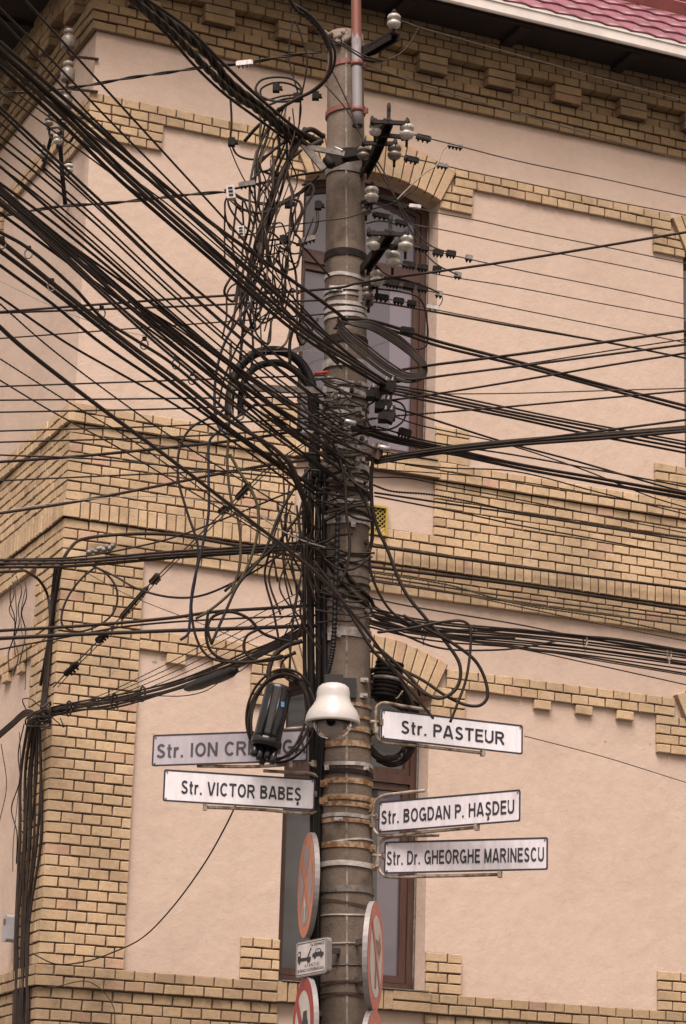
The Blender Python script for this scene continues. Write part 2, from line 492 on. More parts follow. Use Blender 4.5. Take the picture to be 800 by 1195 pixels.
def arch_bricks(bm, fr, c, spring, p=.055, n=16):
    zc = spring - math.sqrt(RIN*RIN - HALF*HALF)
    pt = lambda r, t, q: fr(c + r*math.sin(t), q, zc + r*math.cos(t))
    st = 24
    for i in range(st):     # mortar bed
        t0 = -ANG+2*ANG*i/st; t1 = -ANG+2*ANG*(i+1)/st
        vs = [bm.verts.new(v) for v in (pt(RIN+.003, t0, p-.012), pt(RIN+.003, t1, p-.012), pt(REX-.004, t1, p-.012), pt(REX-.004, t0, p-.012),
                                        pt(RIN+.003, t0, -.1), pt(RIN+.003, t1, -.1), pt(REX-.004, t1, -.02), pt(REX-.004, t0, -.02))]
        for f in ((0, 1, 2, 3), (0, 4, 5, 1), (2, 6, 7, 3)):
            q = bm.faces.new([vs[x] for x in f]); q.material_index = 1
    for i in range(n):
        g = .0055
        t0 = -ANG+2*ANG*i/n; t1 = -ANG+2*ANG*(i+1)/n
        r0 = RIN - .004 + rj.uniform(-.002, .002); r1 = REX + rj.uniform(-.005, .005); pp = p + rj.uniform(-.002, .002)
        def quad(q, ch):
            return [pt(r, t + s*(g+ch)/r, q) for r, t, s in ((r0+ch, t0, 1), (r0+ch, t1, -1), (r1-ch, t1, -1), (r1-ch, t0, 1))]
        B, Mv, Fv = [[bm.verts.new(v) for v in q] for q in (quad(-.10, 0), quad(pp-.004, 0), quad(pp, .004))]
        for a in range(4):
            k = (a+1) % 4
            bm.faces.new((B[a], B[k], Mv[k], Mv[a])); bm.faces.new((Mv[a], Mv[k], Fv[k], Fv[a]))
        bm.faces.new(Fv)

def fin(name, bm, mat='brick', label=None):
    bmesh.ops.recalc_face_normals(bm, faces=bm.faces)
    o = link(name, bm, mat, building, mats=[mat, 'mortar'])
    if label: o['label'] = label
    return o

H = .0754
for fr, ln, opens in ((FR, LEN_R, OPEN_R), (FL, LEN_L, OPEN_L)):
    # corner pier of the lower storey
    bm = bmesh.new()
    courses(bm, fr, 0, .58, 2.015, 39, (4.95-2.015)/39, .035, corner=True)
    fin('brick_pier', bm)
    # belt between the storeys
    bm = bmesh.new()
    apr = [(a0, a1, 5.46, 5.90) for a0, a1 in opens]
    courses(bm, fr, 0, ln, 4.951, 3, .0747, .036, corner=True)
    soldiers(bm, fr, 0, ln, 5.176, 5.309, .058, corner=True)
    courses(bm, fr, 0, ln, 5.310, 8, .0725, .035, corner=True, ex=apr)
    courses(bm, fr, 0, ln, 5.891, 2, .0748, .062, corner=True, off=1, ex=[(a0-.02, a1+.02, 5.8, 6.1) for a0, a1 in opens])
    for a0, a1 in opens:
        soldiers(bm, fr, a0-.02, a1-.28, 5.896, 6.036, .078)
        soldiers(bm, fr, a1-.28, a1+.02, 5.896, 5.965, .078, w=.29)
        soldiers(bm, fr, a1-.28, a1+.02, 5.966, 6.036, .078, w=.29)
    fin('brick_belt', bm)
    # base belt and the brickwork below it
    bm = bmesh.new()
    courses(bm, fr, 0, ln, 1.866, 2, .0745, .062, corner=True, ex=[(a0-.02, a1+.02, 1.8, 2.1) for a0, a1 in opens])
    for a0, a1 in opens:
        soldiers(bm, fr, a0-.02, a1-.28, 1.870, 2.016, .078)
        soldiers(bm, fr, a1-.28, a1+.02, 1.870, 1.942, .078, w=.29)
        soldiers(bm, fr, a1-.28, a1+.02, 1.943, 2.016, .078, w=.29)
    courses(bm, fr, 0, ln, 1.866-H*18, 18, H, .035, corner=True, ex=[(a0, a1, .9, 1.9) for a0, a1 in opens])
    fin('brick_base', bm, 'brick_band')
    # string courses with their stepped ends, each run and block a part
    for k, (z0, hh) in enumerate(((4.285, .076), (8.350, .0775))):
        edges = [0 if k else .58] + [x for a0, a1 in opens for x in (a0-.13, a1+.13)] + [ln]
        for i in range(0, len(edges), 2):
            bm = bmesh.new()
            courses(bm, fr, edges[i], edges[i+1], z0, 2, hh, .032, corner=(i == 0 and k == 1))
            fin('string_course', bm)
        if k:
            bm = bmesh.new()
            courses(bm, fr, 0, .56, 8.136, 3, .0713, .032, corner=True)
            fin('brick_block', bm)
        nb = 3 if k else 4
        zb = 8.136 if k else 3.985
        for a0, a1 in opens:
            bm = bmesh.new(); courses(bm, fr, a0-.29, a0-.001, zb, nb, (z0-zb)/nb, .032, off=k); fin('brick_block', bm)
            bm = bmesh.new(); courses(bm, fr, a1+.001, a1+.285, zb, nb, (z0-zb)/nb, .032, off=1); fin('brick_block', bm)
            for s in ((-.29, -.001), (1.156, 1.44)):
                bm = bmesh.new()
                courses(bm, fr, a0+s[0], a0+s[1], SILL[k]+(0 if k else -.002), 4, .0745, .033, off=(s[0] > 0))
                fin('brick_block', bm)
        if not k:
            spans = [(.58, opens[0][0]-.29)] + [(opens[i][1]+.285, opens[i+1][0]-.29) for i in range(len(opens)-1)]
            for j, (s, t) in enumerate(spans):
                x = s+.21 if j == 0 else s+.585
                while x + .15 < t:
                    bm = bmesh.new()
                    slab(bm, fr, x+.004, x+.138, 4.214, 4.285, .030)
                    brick(bm, fr, x, x+.143, 4.212, 4.280, .036, back=-.004)
                    fin('dentil', bm)
                    x += .36
    # cornice
    bm = bmesh.new()
    z = 9.012; hc = .0757
    for k, p in enumerate((.045, .055, .065)):
        courses(bm, fr, 0, ln, z+k*hc, 1, hc, p, corner=True, off=k)
    z4 = z+3*hc
    courses(bm, fr, 0, ln, z4, 2, hc, .040, corner=True, off=1)
    x = .21
    while x < ln-.3:
        slab(bm, fr, x+.004, x+.24, z4+.004, z4+2*hc, .118)
        for q in (0, 1):
            brick(bm, fr, x, x+.245, z4+q*hc+.005, z4+(q+1)*hc-.005, .130, back=.03)
        x += .609
    courses(bm, fr, 0, ln, z4+2*hc, 1, hc, .132, corner=True, pitch=.146, back=.02)
    courses(bm, fr, 0, ln, z4+3*hc, 5, hc, .120, corner=True, off=1)
    fin('cornice', bm, 'brick_eaves_shade')
    # stone plinth
    bm = bmesh.new()
    slab(bm, fr, -.07, ln, GROUND, 1.866-H*18, .07)
    link('plinth', bm, 'plinth', building, mats=['plinth', 'plinth'])

# ------------------------------------------------------------------ windows
def window(fr, a0, a1, k):
    c = (a0+a1)/2; sill = SILL[k]; spring = SPRING[k]
    dep = -.175
    tr = spring - .62          # transom height
    def outline(ins, zlow, n=14):
        zc = spring - math.sqrt(RIN*RIN-HALF*HALF); r = RIN - ins
        ang = math.asin((HALF-ins)/r)
        pts = [(c-HALF+ins, zlow)] + [(c + r*math.sin(-ang+2*ang*i/n), zc + r*math.cos(-ang+2*ang*i/n)) for i in range(n+1)] + [(c+HALF-ins, zlow)]
        return pts
    def ring(bm, A, B, p0, p1):
        n = len(A)
        va = [[bm.verts.new(fr(a, p, z)) for a, z in A] for p in (p0, p1)]
        vb = [[bm.verts.new(fr(a, p, z)) for a, z in B] for p in (p0, p1)]
        for i in range(n):
            j = (i+1) % n
            bm.faces.new((va[1][i], va[1][j], vb[1][j], vb[1][i]))
            bm.faces.new((vb[1][i], vb[1][j], vb[0][j], vb[0][i]))
            bm.faces.new((va[0][i], va[0][j], va[1][j], va[1][i]))
    bm = bmesh.new()
    ring(bm, outline(.002, sill+.004), outline(.062, sill+.07), dep-.06, dep)
    o = fr(c, dep-.025, tr)
    box(bm, fr(c, dep-.027, tr+.03), fr.along, fr.out, Z, HALF-.06, .025, .034)
    bmesh.ops.recalc_face_normals(bm, faces=bm.faces)
    w = link('window', bm, 'wood', building)
    bm = bmesh.new()
    x0, x1 = c-HALF+.064, c+HALF-.064
    def rect_ring(x0, x1, z0, z1, t):
        A = [(x0, z0), (x0, z1), (x1, z1), (x1, z0)]; B = [(x0+t, z0+t), (x0+t, z1-t), (x1-t, z1-t), (x1-t, z0+t)]
        ring(bm, A, B, dep-.06, dep-.018)
    rect_ring(x0, c-.004, sill+.075, tr-.008, .05); rect_ring(c+.004, x1, sill+.075, tr-.008, .05)
    A = outline(.064, tr+.068); B = outline(.10, tr+.11)
    ring(bm, A, B, dep-.06, dep-.02)
    bmesh.ops.recalc_face_normals(bm, faces=bm.faces)
    link('sash', bm, 'wood', w)
    bm = bmesh.new()
    bm.faces.new([bm.verts.new(fr(a, dep-.045, z)) for a, z in outline(.05, sill+.05)])
    bmesh.ops.recalc_face_normals(bm, faces=bm.faces)
    for f in bm.faces:
        if f.normal.dot(fr.out) < 0: f.normal_flip()
    link('pane', bm, 'glass' if k else 'glass_dark_reflection', w)
    # paler upright strip over the right of the pane, below the transom
    bm = bmesh.new()
    for z0, z1 in ((sill+.13, tr-.06),):
        f = bm.faces.new([bm.verts.new(fr(a, dep-.043, z)) for a, z in ((c+.29, z0), (x1-.05, z0), (x1-.05, z1), (c+.27, z1))])
    for f in bm.faces:
        f.normal_update()
        if f.normal.dot(fr.out) < 0: f.normal_flip()
    link('pale_strip', bm, 'glass_pale' if k else 'glass', w)
    bm = bmesh.new()       # sheet metal window board
    box(bm, fr(c, -.04, sill+.002), fr.along, fr.out, Z, HALF-.003, .125, .004)
    link('sill', bm, 'galv', w)
    bm = bmesh.new()       # mastic and cable run down the reveal
    if k == 1 or True:
        tube(bm, catmull([fr(c+HALF-.015, dep+.012, sill+.02), fr(c+HALF-.012, dep+.015, sill+.8), fr(c+HALF-.014, dep+.012, spring-.1)], 6), .007)
        link('draught_strip', bm, 'galv', w)
    bm = bmesh.new()
    arch_bricks(bm, fr, c, spring)
    bmesh.ops.recalc_face_normals(bm, faces=bm.faces)
    link('arch', bm, 'brick', w, mats=['brick', 'mortar'])
for fr, opens in ((FR, OPEN_R), (FL, OPEN_L)):
    for a0, a1 in opens:
        for k in (0, 1):
            window(fr, a0, a1, k)

# ------------------------------------------------------------------ eaves and roof
OV = .5; SZ = 9.655
bm = bmesh.new()
for fr, ln in ((FR, LEN_R), (FL, LEN_L)):
    pts = [fr(-OV, OV, SZ), fr(ln, OV, SZ), fr(ln, 0, SZ), fr(0, 0, SZ)]
    bm.faces.new([bm.verts.new(v) for v in pts])
    x = .35
    while x < ln-.2:
        box(bm, fr(x, .26, SZ-.022), fr.along, fr.out, Z, .05, .20, .022); x += 1.02
    box(bm, fr(ln/2, OV-.03, SZ+.03), fr.along, fr.out, Z, ln/2+OV-.03, .02, .05)
bmesh.ops.recalc_face_normals(bm, faces=bm.faces)
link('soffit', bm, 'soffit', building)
bm = bmesh.new()
for fr, ln in ((FR, LEN_R), (FL, LEN_L)):
    prof = [(OV+.002, SZ+.095), (OV+.002, SZ+.005), (OV+.035, SZ-.004), (OV+.044, SZ+.01), (OV+.044, SZ+.085), (OV+.054, SZ+.09), (OV+.054, SZ+.102), (OV+.038, SZ+.102), (OV+.036, SZ+.02)]
    prev = None
    A = [bm.verts.new(fr(-p, p, z)) for p, z in prof]; B = [bm.verts.new(fr(ln, p, z)) for p, z in prof]
    for i in range(len(prof)-1):
        bm.faces.new((A[i], A[i+1], B[i+1], B[i]))
bmesh.ops.recalc_face_normals(bm, faces=bm.faces)
link('gutter', bm, 'gutter', building)

SL = R(40); E0 = .47; EZ = 9.80
bm = bmesh.new()
def tile_h(a, s):
    fr_ = (s/.35) % 1.0
    w = a/.23
    scal = abs(math.sin(math.pi*w))
    return .020*(1-fr_) + .022*scal
for fr, ln in ((FR, LEN_R), (FL, LEN_L)):
    out_, along = fr.out, fr.along
    nrm = (out_*math.sin(SL) + Z*math.cos(SL))
    upv = (-out_*math.cos(SL) + Z*math.sin(SL))
    base = lambda a, s: CORNER + along*a + out_*E0 + Z*(EZ+CAMZ) + upv*s
    rows = 16
    for rI in range(rows):
        for half in (0,):
            ss = [rI*.35, rI*.35+.0005, rI*.35+.11, rI*.35+.23, rI*.35+.3495]
            fine = 6 if rI < 9 and fr is FR else 2
            na = int((ln+E0)/.23*fine)
            prev = None
            for i in range(na+1):
                a = -E0 + (ln+E0)*i/na
                col = []
                dip = .06*abs(math.sin(math.pi*a/.23))
                for q, s in enumerate(ss):
                    hgt = tile_h(a, s) if q else tile_h(a, s+.001) - .016
                    s_ = s - (dip if q < 2 else dip*.5 if q == 2 else 0)
                    # clip against the hip
                    lim = (a + E0)/math.cos(SL)
                    col.append(base(a, min(s_, lim)) + nrm*hgt)
                if a > -E0 + .02 or i == 0:
                    cv = [bm.verts.new(v) for v in col]
                    if prev:
                        for q in range(len(cv)-1):
                            f = bm.faces.new((prev[q], cv[q], cv[q+1], prev[q+1])); f.smooth = q > 0
                    prev = cv
link('roof', bm, 'roof', building)
bm = bmesh.new()
upv = (-FR.out*math.cos(SL) + Z*math.sin(SL)); nrm = (FR.out*math.sin(SL) + Z*math.cos(SL))
for s, t, dz in ((2.2, 4.62, 0), (4.68, 7.4, .015), (7.45, 10, 0)):
    c = CORNER + EV*((s+t)/2) + FR.out*E0 + Z*(EZ+CAMZ) + upv*(1.22+dz) + nrm*.09
    box(bm, c, EV, upv, nrm, (t-s)/2, .012, .055)
    for q in (s+.3, (s+t)/2, t-.3):
        box(bm, CORNER + EV*q + FR.out*E0 + Z*(EZ+CAMZ) + upv*1.25 + nrm*.05, EV, upv, nrm, .015, .012, .045)
link('snow_guard', bm, 'guard', building)

# ------------------------------------------------------------------ ground
def sheet(name, pts, z, mat):
    bm = bmesh.new()
    bm.faces.new([bm.verts.new(Vector((p.x, p.y, z))) for p in pts])
    o = link(name, bm, mat); o['kind'] = 'structure'
    for f in o.data.polygons: pass
    return o
S_ = 600
sheet('ground', [Vector((-S_, -S_, 0)), Vector((S_, -S_, 0)), Vector((S_, S_, 0)), Vector((-S_, S_, 0))], -.004, 'asphalt')
def solid(name, ring, z0, z1, mat):
    bm = bmesh.new()
    lo = [bm.verts.new(Vector((p.x, p.y, z0))) for p in ring]; hi = [bm.verts.new(Vector((p.x, p.y, z1))) for p in ring]
    bm.faces.new(hi)
    for i in range(len(ring)):
        j = (i+1) % len(ring); bm.faces.new((lo[i], lo[j], hi[j], hi[i]))
    bmesh.ops.recalc_face_normals(bm, faces=bm.faces)
    o = link(name, bm, mat); o['kind'] = 'structure'
    return o
PW = 5.6
def ctr(a, b_): return CORNER + EV*a + NV*b_
solid('pavement', [ctr(-PW+.15, -PW+.15), ctr(30, -PW+.15), ctr(30, 0), ctr(0, 0), ctr(0, 30), ctr(-PW+.15, 30)], 0, .13, 'pavement')
solid('kerb', [ctr(-PW, -PW), ctr(30, -PW), ctr(30, -PW+.148), ctr(-PW+.148, -PW+.148), ctr(-PW+.148, 30), ctr(-PW, 30)], 0, .135, 'kerb')
bm = bmesh.new()
for i in range(14):
    c = ctr(-10 + i*4, -PW-4.5); c.z = .004
    bm.faces.new([bm.verts.new(Vector((q.x, q.y, .004))) for q in (c - EV*1 - NV*.06, c + EV*1 - NV*.06, c + EV*1 + NV*.06, c - EV*1 + NV*.06)])
o = link('road_marking', bm, 'paint_line'); o['kind'] = 'structure'

# ------------------------------------------------------------------ light
world = bpy.data.worlds.new("World"); scene.world = world; world.use_nodes = True
wn = world.node_tree; bg = wn.nodes["Background"]
sky = wn.nodes.new("ShaderNodeTexSky"); sky.sky_type = 'NISHITA'; sky.sun_disc = False
SUN_EL, SUN_AZ = R(60), R(190)       # azimuth measured from +Y towards +X
sky.sun_elevation = SUN_EL; sky.sun_rotation = SUN_AZ
sky.air_density = 1.0; sky.dust_density = 4.0; sky.ozone_density = 1.0
hs = wn.nodes.new("ShaderNodeHueSaturation"); hs.inputs["Saturation"].default_value = .12
tint = wn.nodes.new("ShaderNodeMix"); tint.data_type = 'RGBA'; tint.blend_type = 'MULTIPLY'
tint.inputs[0].default_value = 1.0; tint.inputs[7].default_value = (1.10, .95, .82, 1)
wn.links.new(sky.outputs[0], hs.inputs["Color"]); wn.links.new(hs.outputs[0], tint.inputs[6])
ct = wn.nodes.new("ShaderNodeTexCoord"); cn = wn.nodes.new("ShaderNodeTexNoise")
cn.inputs["Scale"].default_value = 3.2; cn.inputs["Detail"].default_value = 6; cn.inputs["Roughness"].default_value = .6; cn.inputs["Distortion"].default_value = .6
wn.links.new(ct.outputs["Generated"], cn.inputs["Vector"])
clouds = ramp(wn, cn.outputs["Fac"], [(.36, (.55, .56, .62)), (.5, (.95, .95, .97)), (.66, (1.5, 1.47, 1.42))])
cm = mix(wn, 1.0, tint.outputs[2], clouds, 'MULTIPLY')
wn.links.new(cm, bg.inputs[0])
bg.inputs[1].default_value = .05
sd = bpy.data.lights.new('sun', 'SUN'); sd.energy = 1.5; sd.angle = R(36); sd.color = (1, .93, .885)
so = bpy.data.objects.new('sun', sd); COL.objects.link(so)
dirv = Vector((math.sin(SUN_AZ)*math.cos(SUN_EL), math.cos(SUN_AZ)*math.cos(SUN_EL), math.sin(SUN_EL)))
so.rotation_euler = dirv.to_track_quat('Z', 'Y').to_euler()
so.location = (0, 0, 30)
vs_ = scene.view_settings
vs_.view_transform = 'Standard'; vs_.look = 'None'; vs_.gamma = 1; vs_.use_curve_mapping = False
vs_.exposure = 1.9
scene.cycles.max_bounces = 6; scene.cycles.transparent_max_bounces = 8

# ------------------------------------------------------------------ the pole
PY = 14.5
AX0, AX1 = at(403, 1195, PY), at(403, 40, PY)
def axis_z(z):
    return AX0.lerp(AX1, (z-AX0.z)/(AX1.z-AX0.z))
RZ0, RZ1 = at(403, 1190, PY).z, at(403, 100, PY).z
def prad(z): return .156 + (.110-.156)*(z-RZ0)/(RZ1-RZ0)
def prow(v):
    c = at(403, v, PY); return c, prad(c.z)
def on_pole(u, v, off=0.0):
    """point on (or off) the pole's front surface seen at (u, v)"""
    c, r = prow(v)
    q = at(u, v, PY)
    x = max(-r*.97, min(r*.97, q.x-c.x))
    y = PY - math.sqrt(r*r-x*x) - off
    return at(u, v, y)
PAX = (AX1-AX0).normalized()
gz = axis_z(0)
pole = thing('concrete_pole', 'weathered round concrete utility pole hung with tangled cables at the street corner', 'utility pole', (gz.x, gz.y, 0))
kseam = random.Random(3)
MAT['seam'] = worn('pale_concrete_seam', (.10, .08, .065), (.34, .29, .245), .95, 18)
bm = bmesh.new()
ztop = at(403, 42, PY).z
zs = [-.3 + (ztop+.3)*i/40 for i in range(41)]
fr_ = [(prad(z), 0) for z in zs]
rings = []
for z in zs:
    c = axis_z(z); r = prad(z)
    rings.append([bm.verts.new(c + Vector((math.cos(a)*r, math.sin(a)*r, 0))) for a in [2*math.pi*k/40 for k in range(40)]])
for a, b_ in zip(rings, rings[1:]):
    for k in range(40):
        f = bm.faces.new((a[k], a[(k+1) % 40], b_[(k+1) % 40], b_[k])); f.smooth = True
bm.faces.new(rings[-1])
link('shaft', bm, 'concrete', pole)
bm = bmesh.new()      # mould seam down the front
for i in range(40):
    p0 = axis_z(zs[i]); p1 = axis_z(zs[i+1])
    a = R(-88)
    pts = [p + Vector((math.cos(a)*(prad(z)+.001), math.sin(a)*(prad(z)+.001), 0)) for p, z in ((p0, zs[i]), (p1, zs[i+1]))]
    w_ = .004 + .0025*kseam.random()
    box(bm, (pts[0]+pts[1])/2 + X*kseam.uniform(-.0015, .0015), X, Y_, PAX, w_, .0022, (pts[1]-pts[0]).length/2)
link('seam', bm, 'seam', pole)


def band(v, hpx, mat, tilt=0.0, gap=.003, th=.004, arc=(0, 360), name='strap', wav=0.0):
    c, r = prow(v)
    h = hpx*pxm(403, v, PY)/math.cos(R(22))/2
    bm = bmesh.new()
    seg = 40
    a0, a1 = arc
    full = (a1-a0) >= 360
    rs = []
    n = seg if full else max(8, int(seg*(a1-a0)/360))
    for i in range(n if full else n+1):
        a = R(a0 + (a1-a0)*i/n)
        d = Vector((math.cos(a), math.sin(a), 0))
        dz = tilt*math.cos(a)*.0045 + wav*math.sin(3*a+v)*.004
        rr = prad(c.z+dz)
        rs.append([bm.verts.new(c + d*(rr+q) + Z*(dz+s*h)) for q, s in ((gap, -1), (gap+th, -1), (gap+th, 1), (gap, 1))])
    m_ = len(rs)
    for i in range(m_ if full else m_-1):
        a, b_ = rs[i], rs[(i+1) % m_]
        for k in range(4):
            f = bm.faces.new((a[k], b_[k], b_[(k+1) % 4], a[(k+1) % 4]))
    if not full:
        bm.faces.new(rs[0]); bm.faces.new(rs[-1])
    bmesh.ops.recalc_face_normals(bm, faces=bm.faces)
    return link(name, bm, mat, pole)

def buckle(u, v, mat, wpx=6, hpx=7, off=.012):
    p = on_pole(u, v, off)
    bm = bmesh.new(); k = pxm(u, v, PY)
    box(bm, p, X, Y_, PAX, wpx*k/2, .014, hpx*k/2)
    box(bm, p + X*wpx*k*.2 - Y_*.014, X, Y_, PAX, wpx*k*.18, .012, hpx*k*.22)
    return link('buckle', bm, mat, pole)

for v, h, mt, tl in ((56, 9, 'galv', 0), (80, 6, 'red_band', 4), (133, 6, 'red_band', 4), (203, 9, 'galv', 0), (187, 10, 'black_iron', 2),
                     (302, 8, 'black_iron', 0), (328, 4, 'steel_white', -2), (344, 4.5, 'steel_white', 1), (351, 3, 'steel', 0),
                     (361, 4, 'steel_white', -1), (368, 4.5, 'steel_white', 0), (375, 4, 'steel_white', 1), (402, 9, 'black_iron', 0),
                     (430, 9, 'steel', 0), (455, 5, 'steel', 2), (463, 5, 'steel', -3), (471, 3, 'steel_white', 3), (478, 6, 'galv', 0),
                     (488, 4, 'steel', 0), (497, 8, 'galv', -3), (507, 4, 'steel', 2), (519, 6, 'steel', 4), (530, 4, 'steel', -4), (540, 5, 'galv', 2), (549, 6, 'steel', -1),
                     (558, 3, 'black_iron', 4), (566, 3, 'steel_white', -2), (577, 5, 'black_iron', -3), (592, 5.5, 'steel', 1), (601, 3, 'black_iron', -4), (613, 8, 'steel', 1),
                     (655, 2.5, 'black_iron', 3), (663, 2, 'black_iron', -3), (677, 4, 'galv', 2), (690, 2.5, 'black_iron', 5), (703, 3, 'black_iron', -5), (712, 4, 'galv', 0), (743, 10, 'steel', 0),
                     (827, 4, 'rusty', 0), (842, 3, 'rusty', 1), (855, 6, 'rusty', 0), (873, 6, 'rusty', 1), (896, 4, 'steel', 0), (905, 5, 'black_iron', 0), (916, 5.5, 'rusty', 0),
                     (935, 6, 'rusty', 0), (943, 5, 'rusty', -1), (956, 4, 'steel', 0), (962, 4.5, 'rusty', 0),
                     (990, 6, 'rusty', 0), (1012, 5.5, 'steel_white', 0), (985, 2, 'steel_white', 4), (1041, 7, 'galv', 0),
                     (1057, 1.6, 'rust_brown', -4), (1071, 1.6, 'steel_white', 1), (1104, 1.4, 'steel', 0), (1129, 1.4, 'galv', 0), (1149, 2.2, 'rust_brown', 1), (1163, 2.2, 'rust_brown', 1)):
    band(v, h, mt, tl, gap=.002 + .006*random.random(), wav=0 if mt in ('rusty', 'red_band') else .6)
for u, v, mt, w, h in ((436, 855, 'black_iron', 5, 6), (433, 872, 'black_iron', 6, 5), (434, 936, 'rusty', 9, 9), (432, 944, 'rusty', 9, 8), (433, 962, 'rusty', 10, 8),
                       (433, 990, 'rusty', 10, 8), (434, 1012, 'rusty', 10, 8), (378, 915, 'rusty', 9, 8), (378, 935, 'rusty', 11, 8),
                       (425, 794, 'steel', 9, 5), (424, 812, 'steel', 9, 5), (422, 347, 'galv', 9, 14), (392, 337, 'steel', 16, 6), (418, 480, 'galv', 8, 8), (412, 612, 'steel', 5, 7), (386, 592, 'galv', 5, 7),
                       (381, 896, 'steel', 5, 6), (427, 897, 'steel', 6, 4), (395, 956, 'steel', 10, 4), (385, 743, 'steel', 6, 9), (426, 345, 'steel_white', 8, 9)):
    buckle(u, v, mt, w, h)
# ceramic studs and bolts in the crowded middle of the pole
bm_r = random.Random(5)
for i in range(26):
    v = bm_r.choice([bm_r.uniform(440, 580), bm_r.uniform(440, 720)]); u = 403 + bm_r.uniform(-24, 26)
    p = on_pole(u, v, .01)
    bm = bmesh.new()
    d = Vector((bm_r.uniform(-.7, .7), -1, bm_r.uniform(-.5, .5))).normalized()
    L_ = bm_r.uniform(.03, .07); r = bm_r.uniform(.006, .011)
    lathe(bm, p, d, [(r*1.9, 0), (r*1.9, .010), (r, .012), (r, L_), (r*1.5, L_), (r*1.5, L_+.012)], 6)
    link('bolt', bm, bm_r.choice(['galv', 'steel', 'rust_brown']), pole)
# flat steel tie strips, bent round the pole at odd angles
for u0, v0, u1, v1, mt, w in ((372, 545, 402, 530, 'steel', .012), (378, 560, 420, 548, 'galv', .010), (400, 520, 436, 523, 'steel', .011), (375, 470, 400, 452, 'steel_white', .008), (372, 735, 398, 742, 'steel', .01), (396, 575, 380, 590, 'steel', .006),
                              (376, 500, 398, 493, 'steel_white', .012), (405, 508, 430, 498, 'galv', .010), (382, 440, 410, 447, 'steel_white', .008)):
    bm = bmesh.new()
    pts = [on_pole(u0+(u1-u0)*i/6, v0+(v1-v0)*i/6, .016+.004*(i % 2)) for i in range(7)]
    for a, b_ in zip(pts, pts[1:]):
        t = (b_-a); L_ = t.length; t.normalize(); upv_ = (PAX - t*PAX.dot(t)).normalized()
        box(bm, (a+b_)/2, t, t.cross(upv_), upv_, L_/2, .002, w)
    link('tie_strip', bm, mt, pole)
# mortar crumbs on the broken pole head
bm = bmesh.new()
for i in range(16):
    p = at(374 + random.random()*44, 41 + random.random()*10, PY - .04 - random.random()*.09)
    d = Vector((random.uniform(-1, 1), random.uniform(-1, 1), random.uniform(.2, 1))).normalized()
    lathe(bm, p - d*.02, d, [(.012, 0), (.024, .02), (.017, .05), (.005, .065)], 5)
link('broken_head', bm, 'concrete', pole)

# ------------------------------------------------------------------ small parts
def bar(bm, P, Q, w, h, upv_=Z, mat=0):
    t = (Q-P); L_ = t.length; t = t.normalized()
    s = t.cross(upv_).normalized(); u = s.cross(t)
    box(bm, (P+Q)/2, t, s, u, L_/2, w/2, h/2, mat)

INS = [(.010, -.045), (.014, -.040), (.030, -.030), (.036, -.018), (.037, -.008), (.028, -.002), (.024, .003), (.028, .008), (.036, .014), (.037, .026), (.030, .036), (.016, .042), (.010, .045)]
CUP = [(.020, -.056), (.031, -.052), (.036, -.044), (.036, .004), (.030, .014), (.021, .020), (.021, .026), (.028, .031), (.028, .048), (.018, .056)]
def insulator(P, k, parent, mat='porcelain', axis=Z, name='insulator', prof=None):
    bm = bmesh.new()
    lathe(bm, P, axis, [(r*k*.93, h*k*.95) for r, h in (prof or INS)], 20)
    o = link(name, bm, mat, parent)
    bm = bmesh.new()
    lathe(bm, P - axis*.075*k, axis, [(.008, 0), (.008, .03*k), (.009, .031*k), (.009, .118*k), (.017, .119*k), (.017, .130*k), (.009, .132*k), (.009, .140*k)], 8)
    link('pin', bm, 'black_iron', o)
    return o

def bracket(label, arm_pts, bars, inss, w=.05, grp='black iron insulator brackets on the pole'):
    P = [at(*q) for q in arm_pts]
    root = thing('insulator_bracket', label, 'bracket', P[0], grp)
    bm = bmesh.new()
    for a, b_ in zip(P, P[1:]):
        bar(bm, a + Z*w*.25, b_ + Z*w*.25, w, .008); bar(bm, a - X*w*.45, b_ - X*w*.45, .008, w)
        bar(bm, a + X*w*.45 - Z*.01, b_ + X*w*.45 - Z*.01, .008, w*.8)
    link('arm', bm, 'black_iron', root)
    for a, b_ in bars:
        bm = bmesh.new(); A, B = at(*a), at(*b_)
        bar(bm, A, B, .02, .022)
        for q in (A, B):
            lathe(bm, q - Z*.02, Z, [(.012, 0), (.012, .045), (.007, .045), (.007, .055)], 6)
        link('crossbar', bm, 'black_iron', root)
    for u, v, y, k, mt in inss:
        insulator(at(u, v, y), k, root, mt)
    return root

bracket('topmost black bracket with one porcelain insulator, level with the pole head', [(420, 62, 14.45), (434, 57, 14.2), (461, 41, 13.95)],
        [], [(459.5, 25, 13.95, 1.15, 'porcelain')], .055)
bracket('upper black bracket with a crossbar and porcelain insulators beside the window arch', [(424, 204, 14.45), (437, 180, 14.1), (453, 142, 13.75)],
        [((434, 142, 13.75), (475, 144, 13.75)), ((424, 167, 13.95), (461, 168, 13.95)), ((440, 157, 13.85), (470, 160, 13.85)), ((453, 142, 13.75), (453.5, 127, 13.75))],
        [(437.5, 151, 13.8, 1.05, 'porcelain'), (474.5, 154, 13.78, 1.22, 'porcelain'), (460, 178, 13.98, 1.2, 'porcelain_dirty'), (424, 179, 14.1, 1.05, 'porcelain_dirty')])
bracket('middle black bracket with porcelain insulators in front of the upper window panes', [(424, 316, 14.45), (437, 298, 14.1), (455, 272, 13.8)],
        [((430, 272, 13.8), (475, 274, 13.8)), ((436, 290, 13.95), (462, 287, 13.9)), ((455, 272, 13.8), (455.5, 258, 13.8))],
        [(435.5, 283, 13.85, 1.15, 'porcelain'), (473, 284, 13.83, 1.25, 'porcelain'), (458, 303, 13.98, 1.22, 'porcelain')])
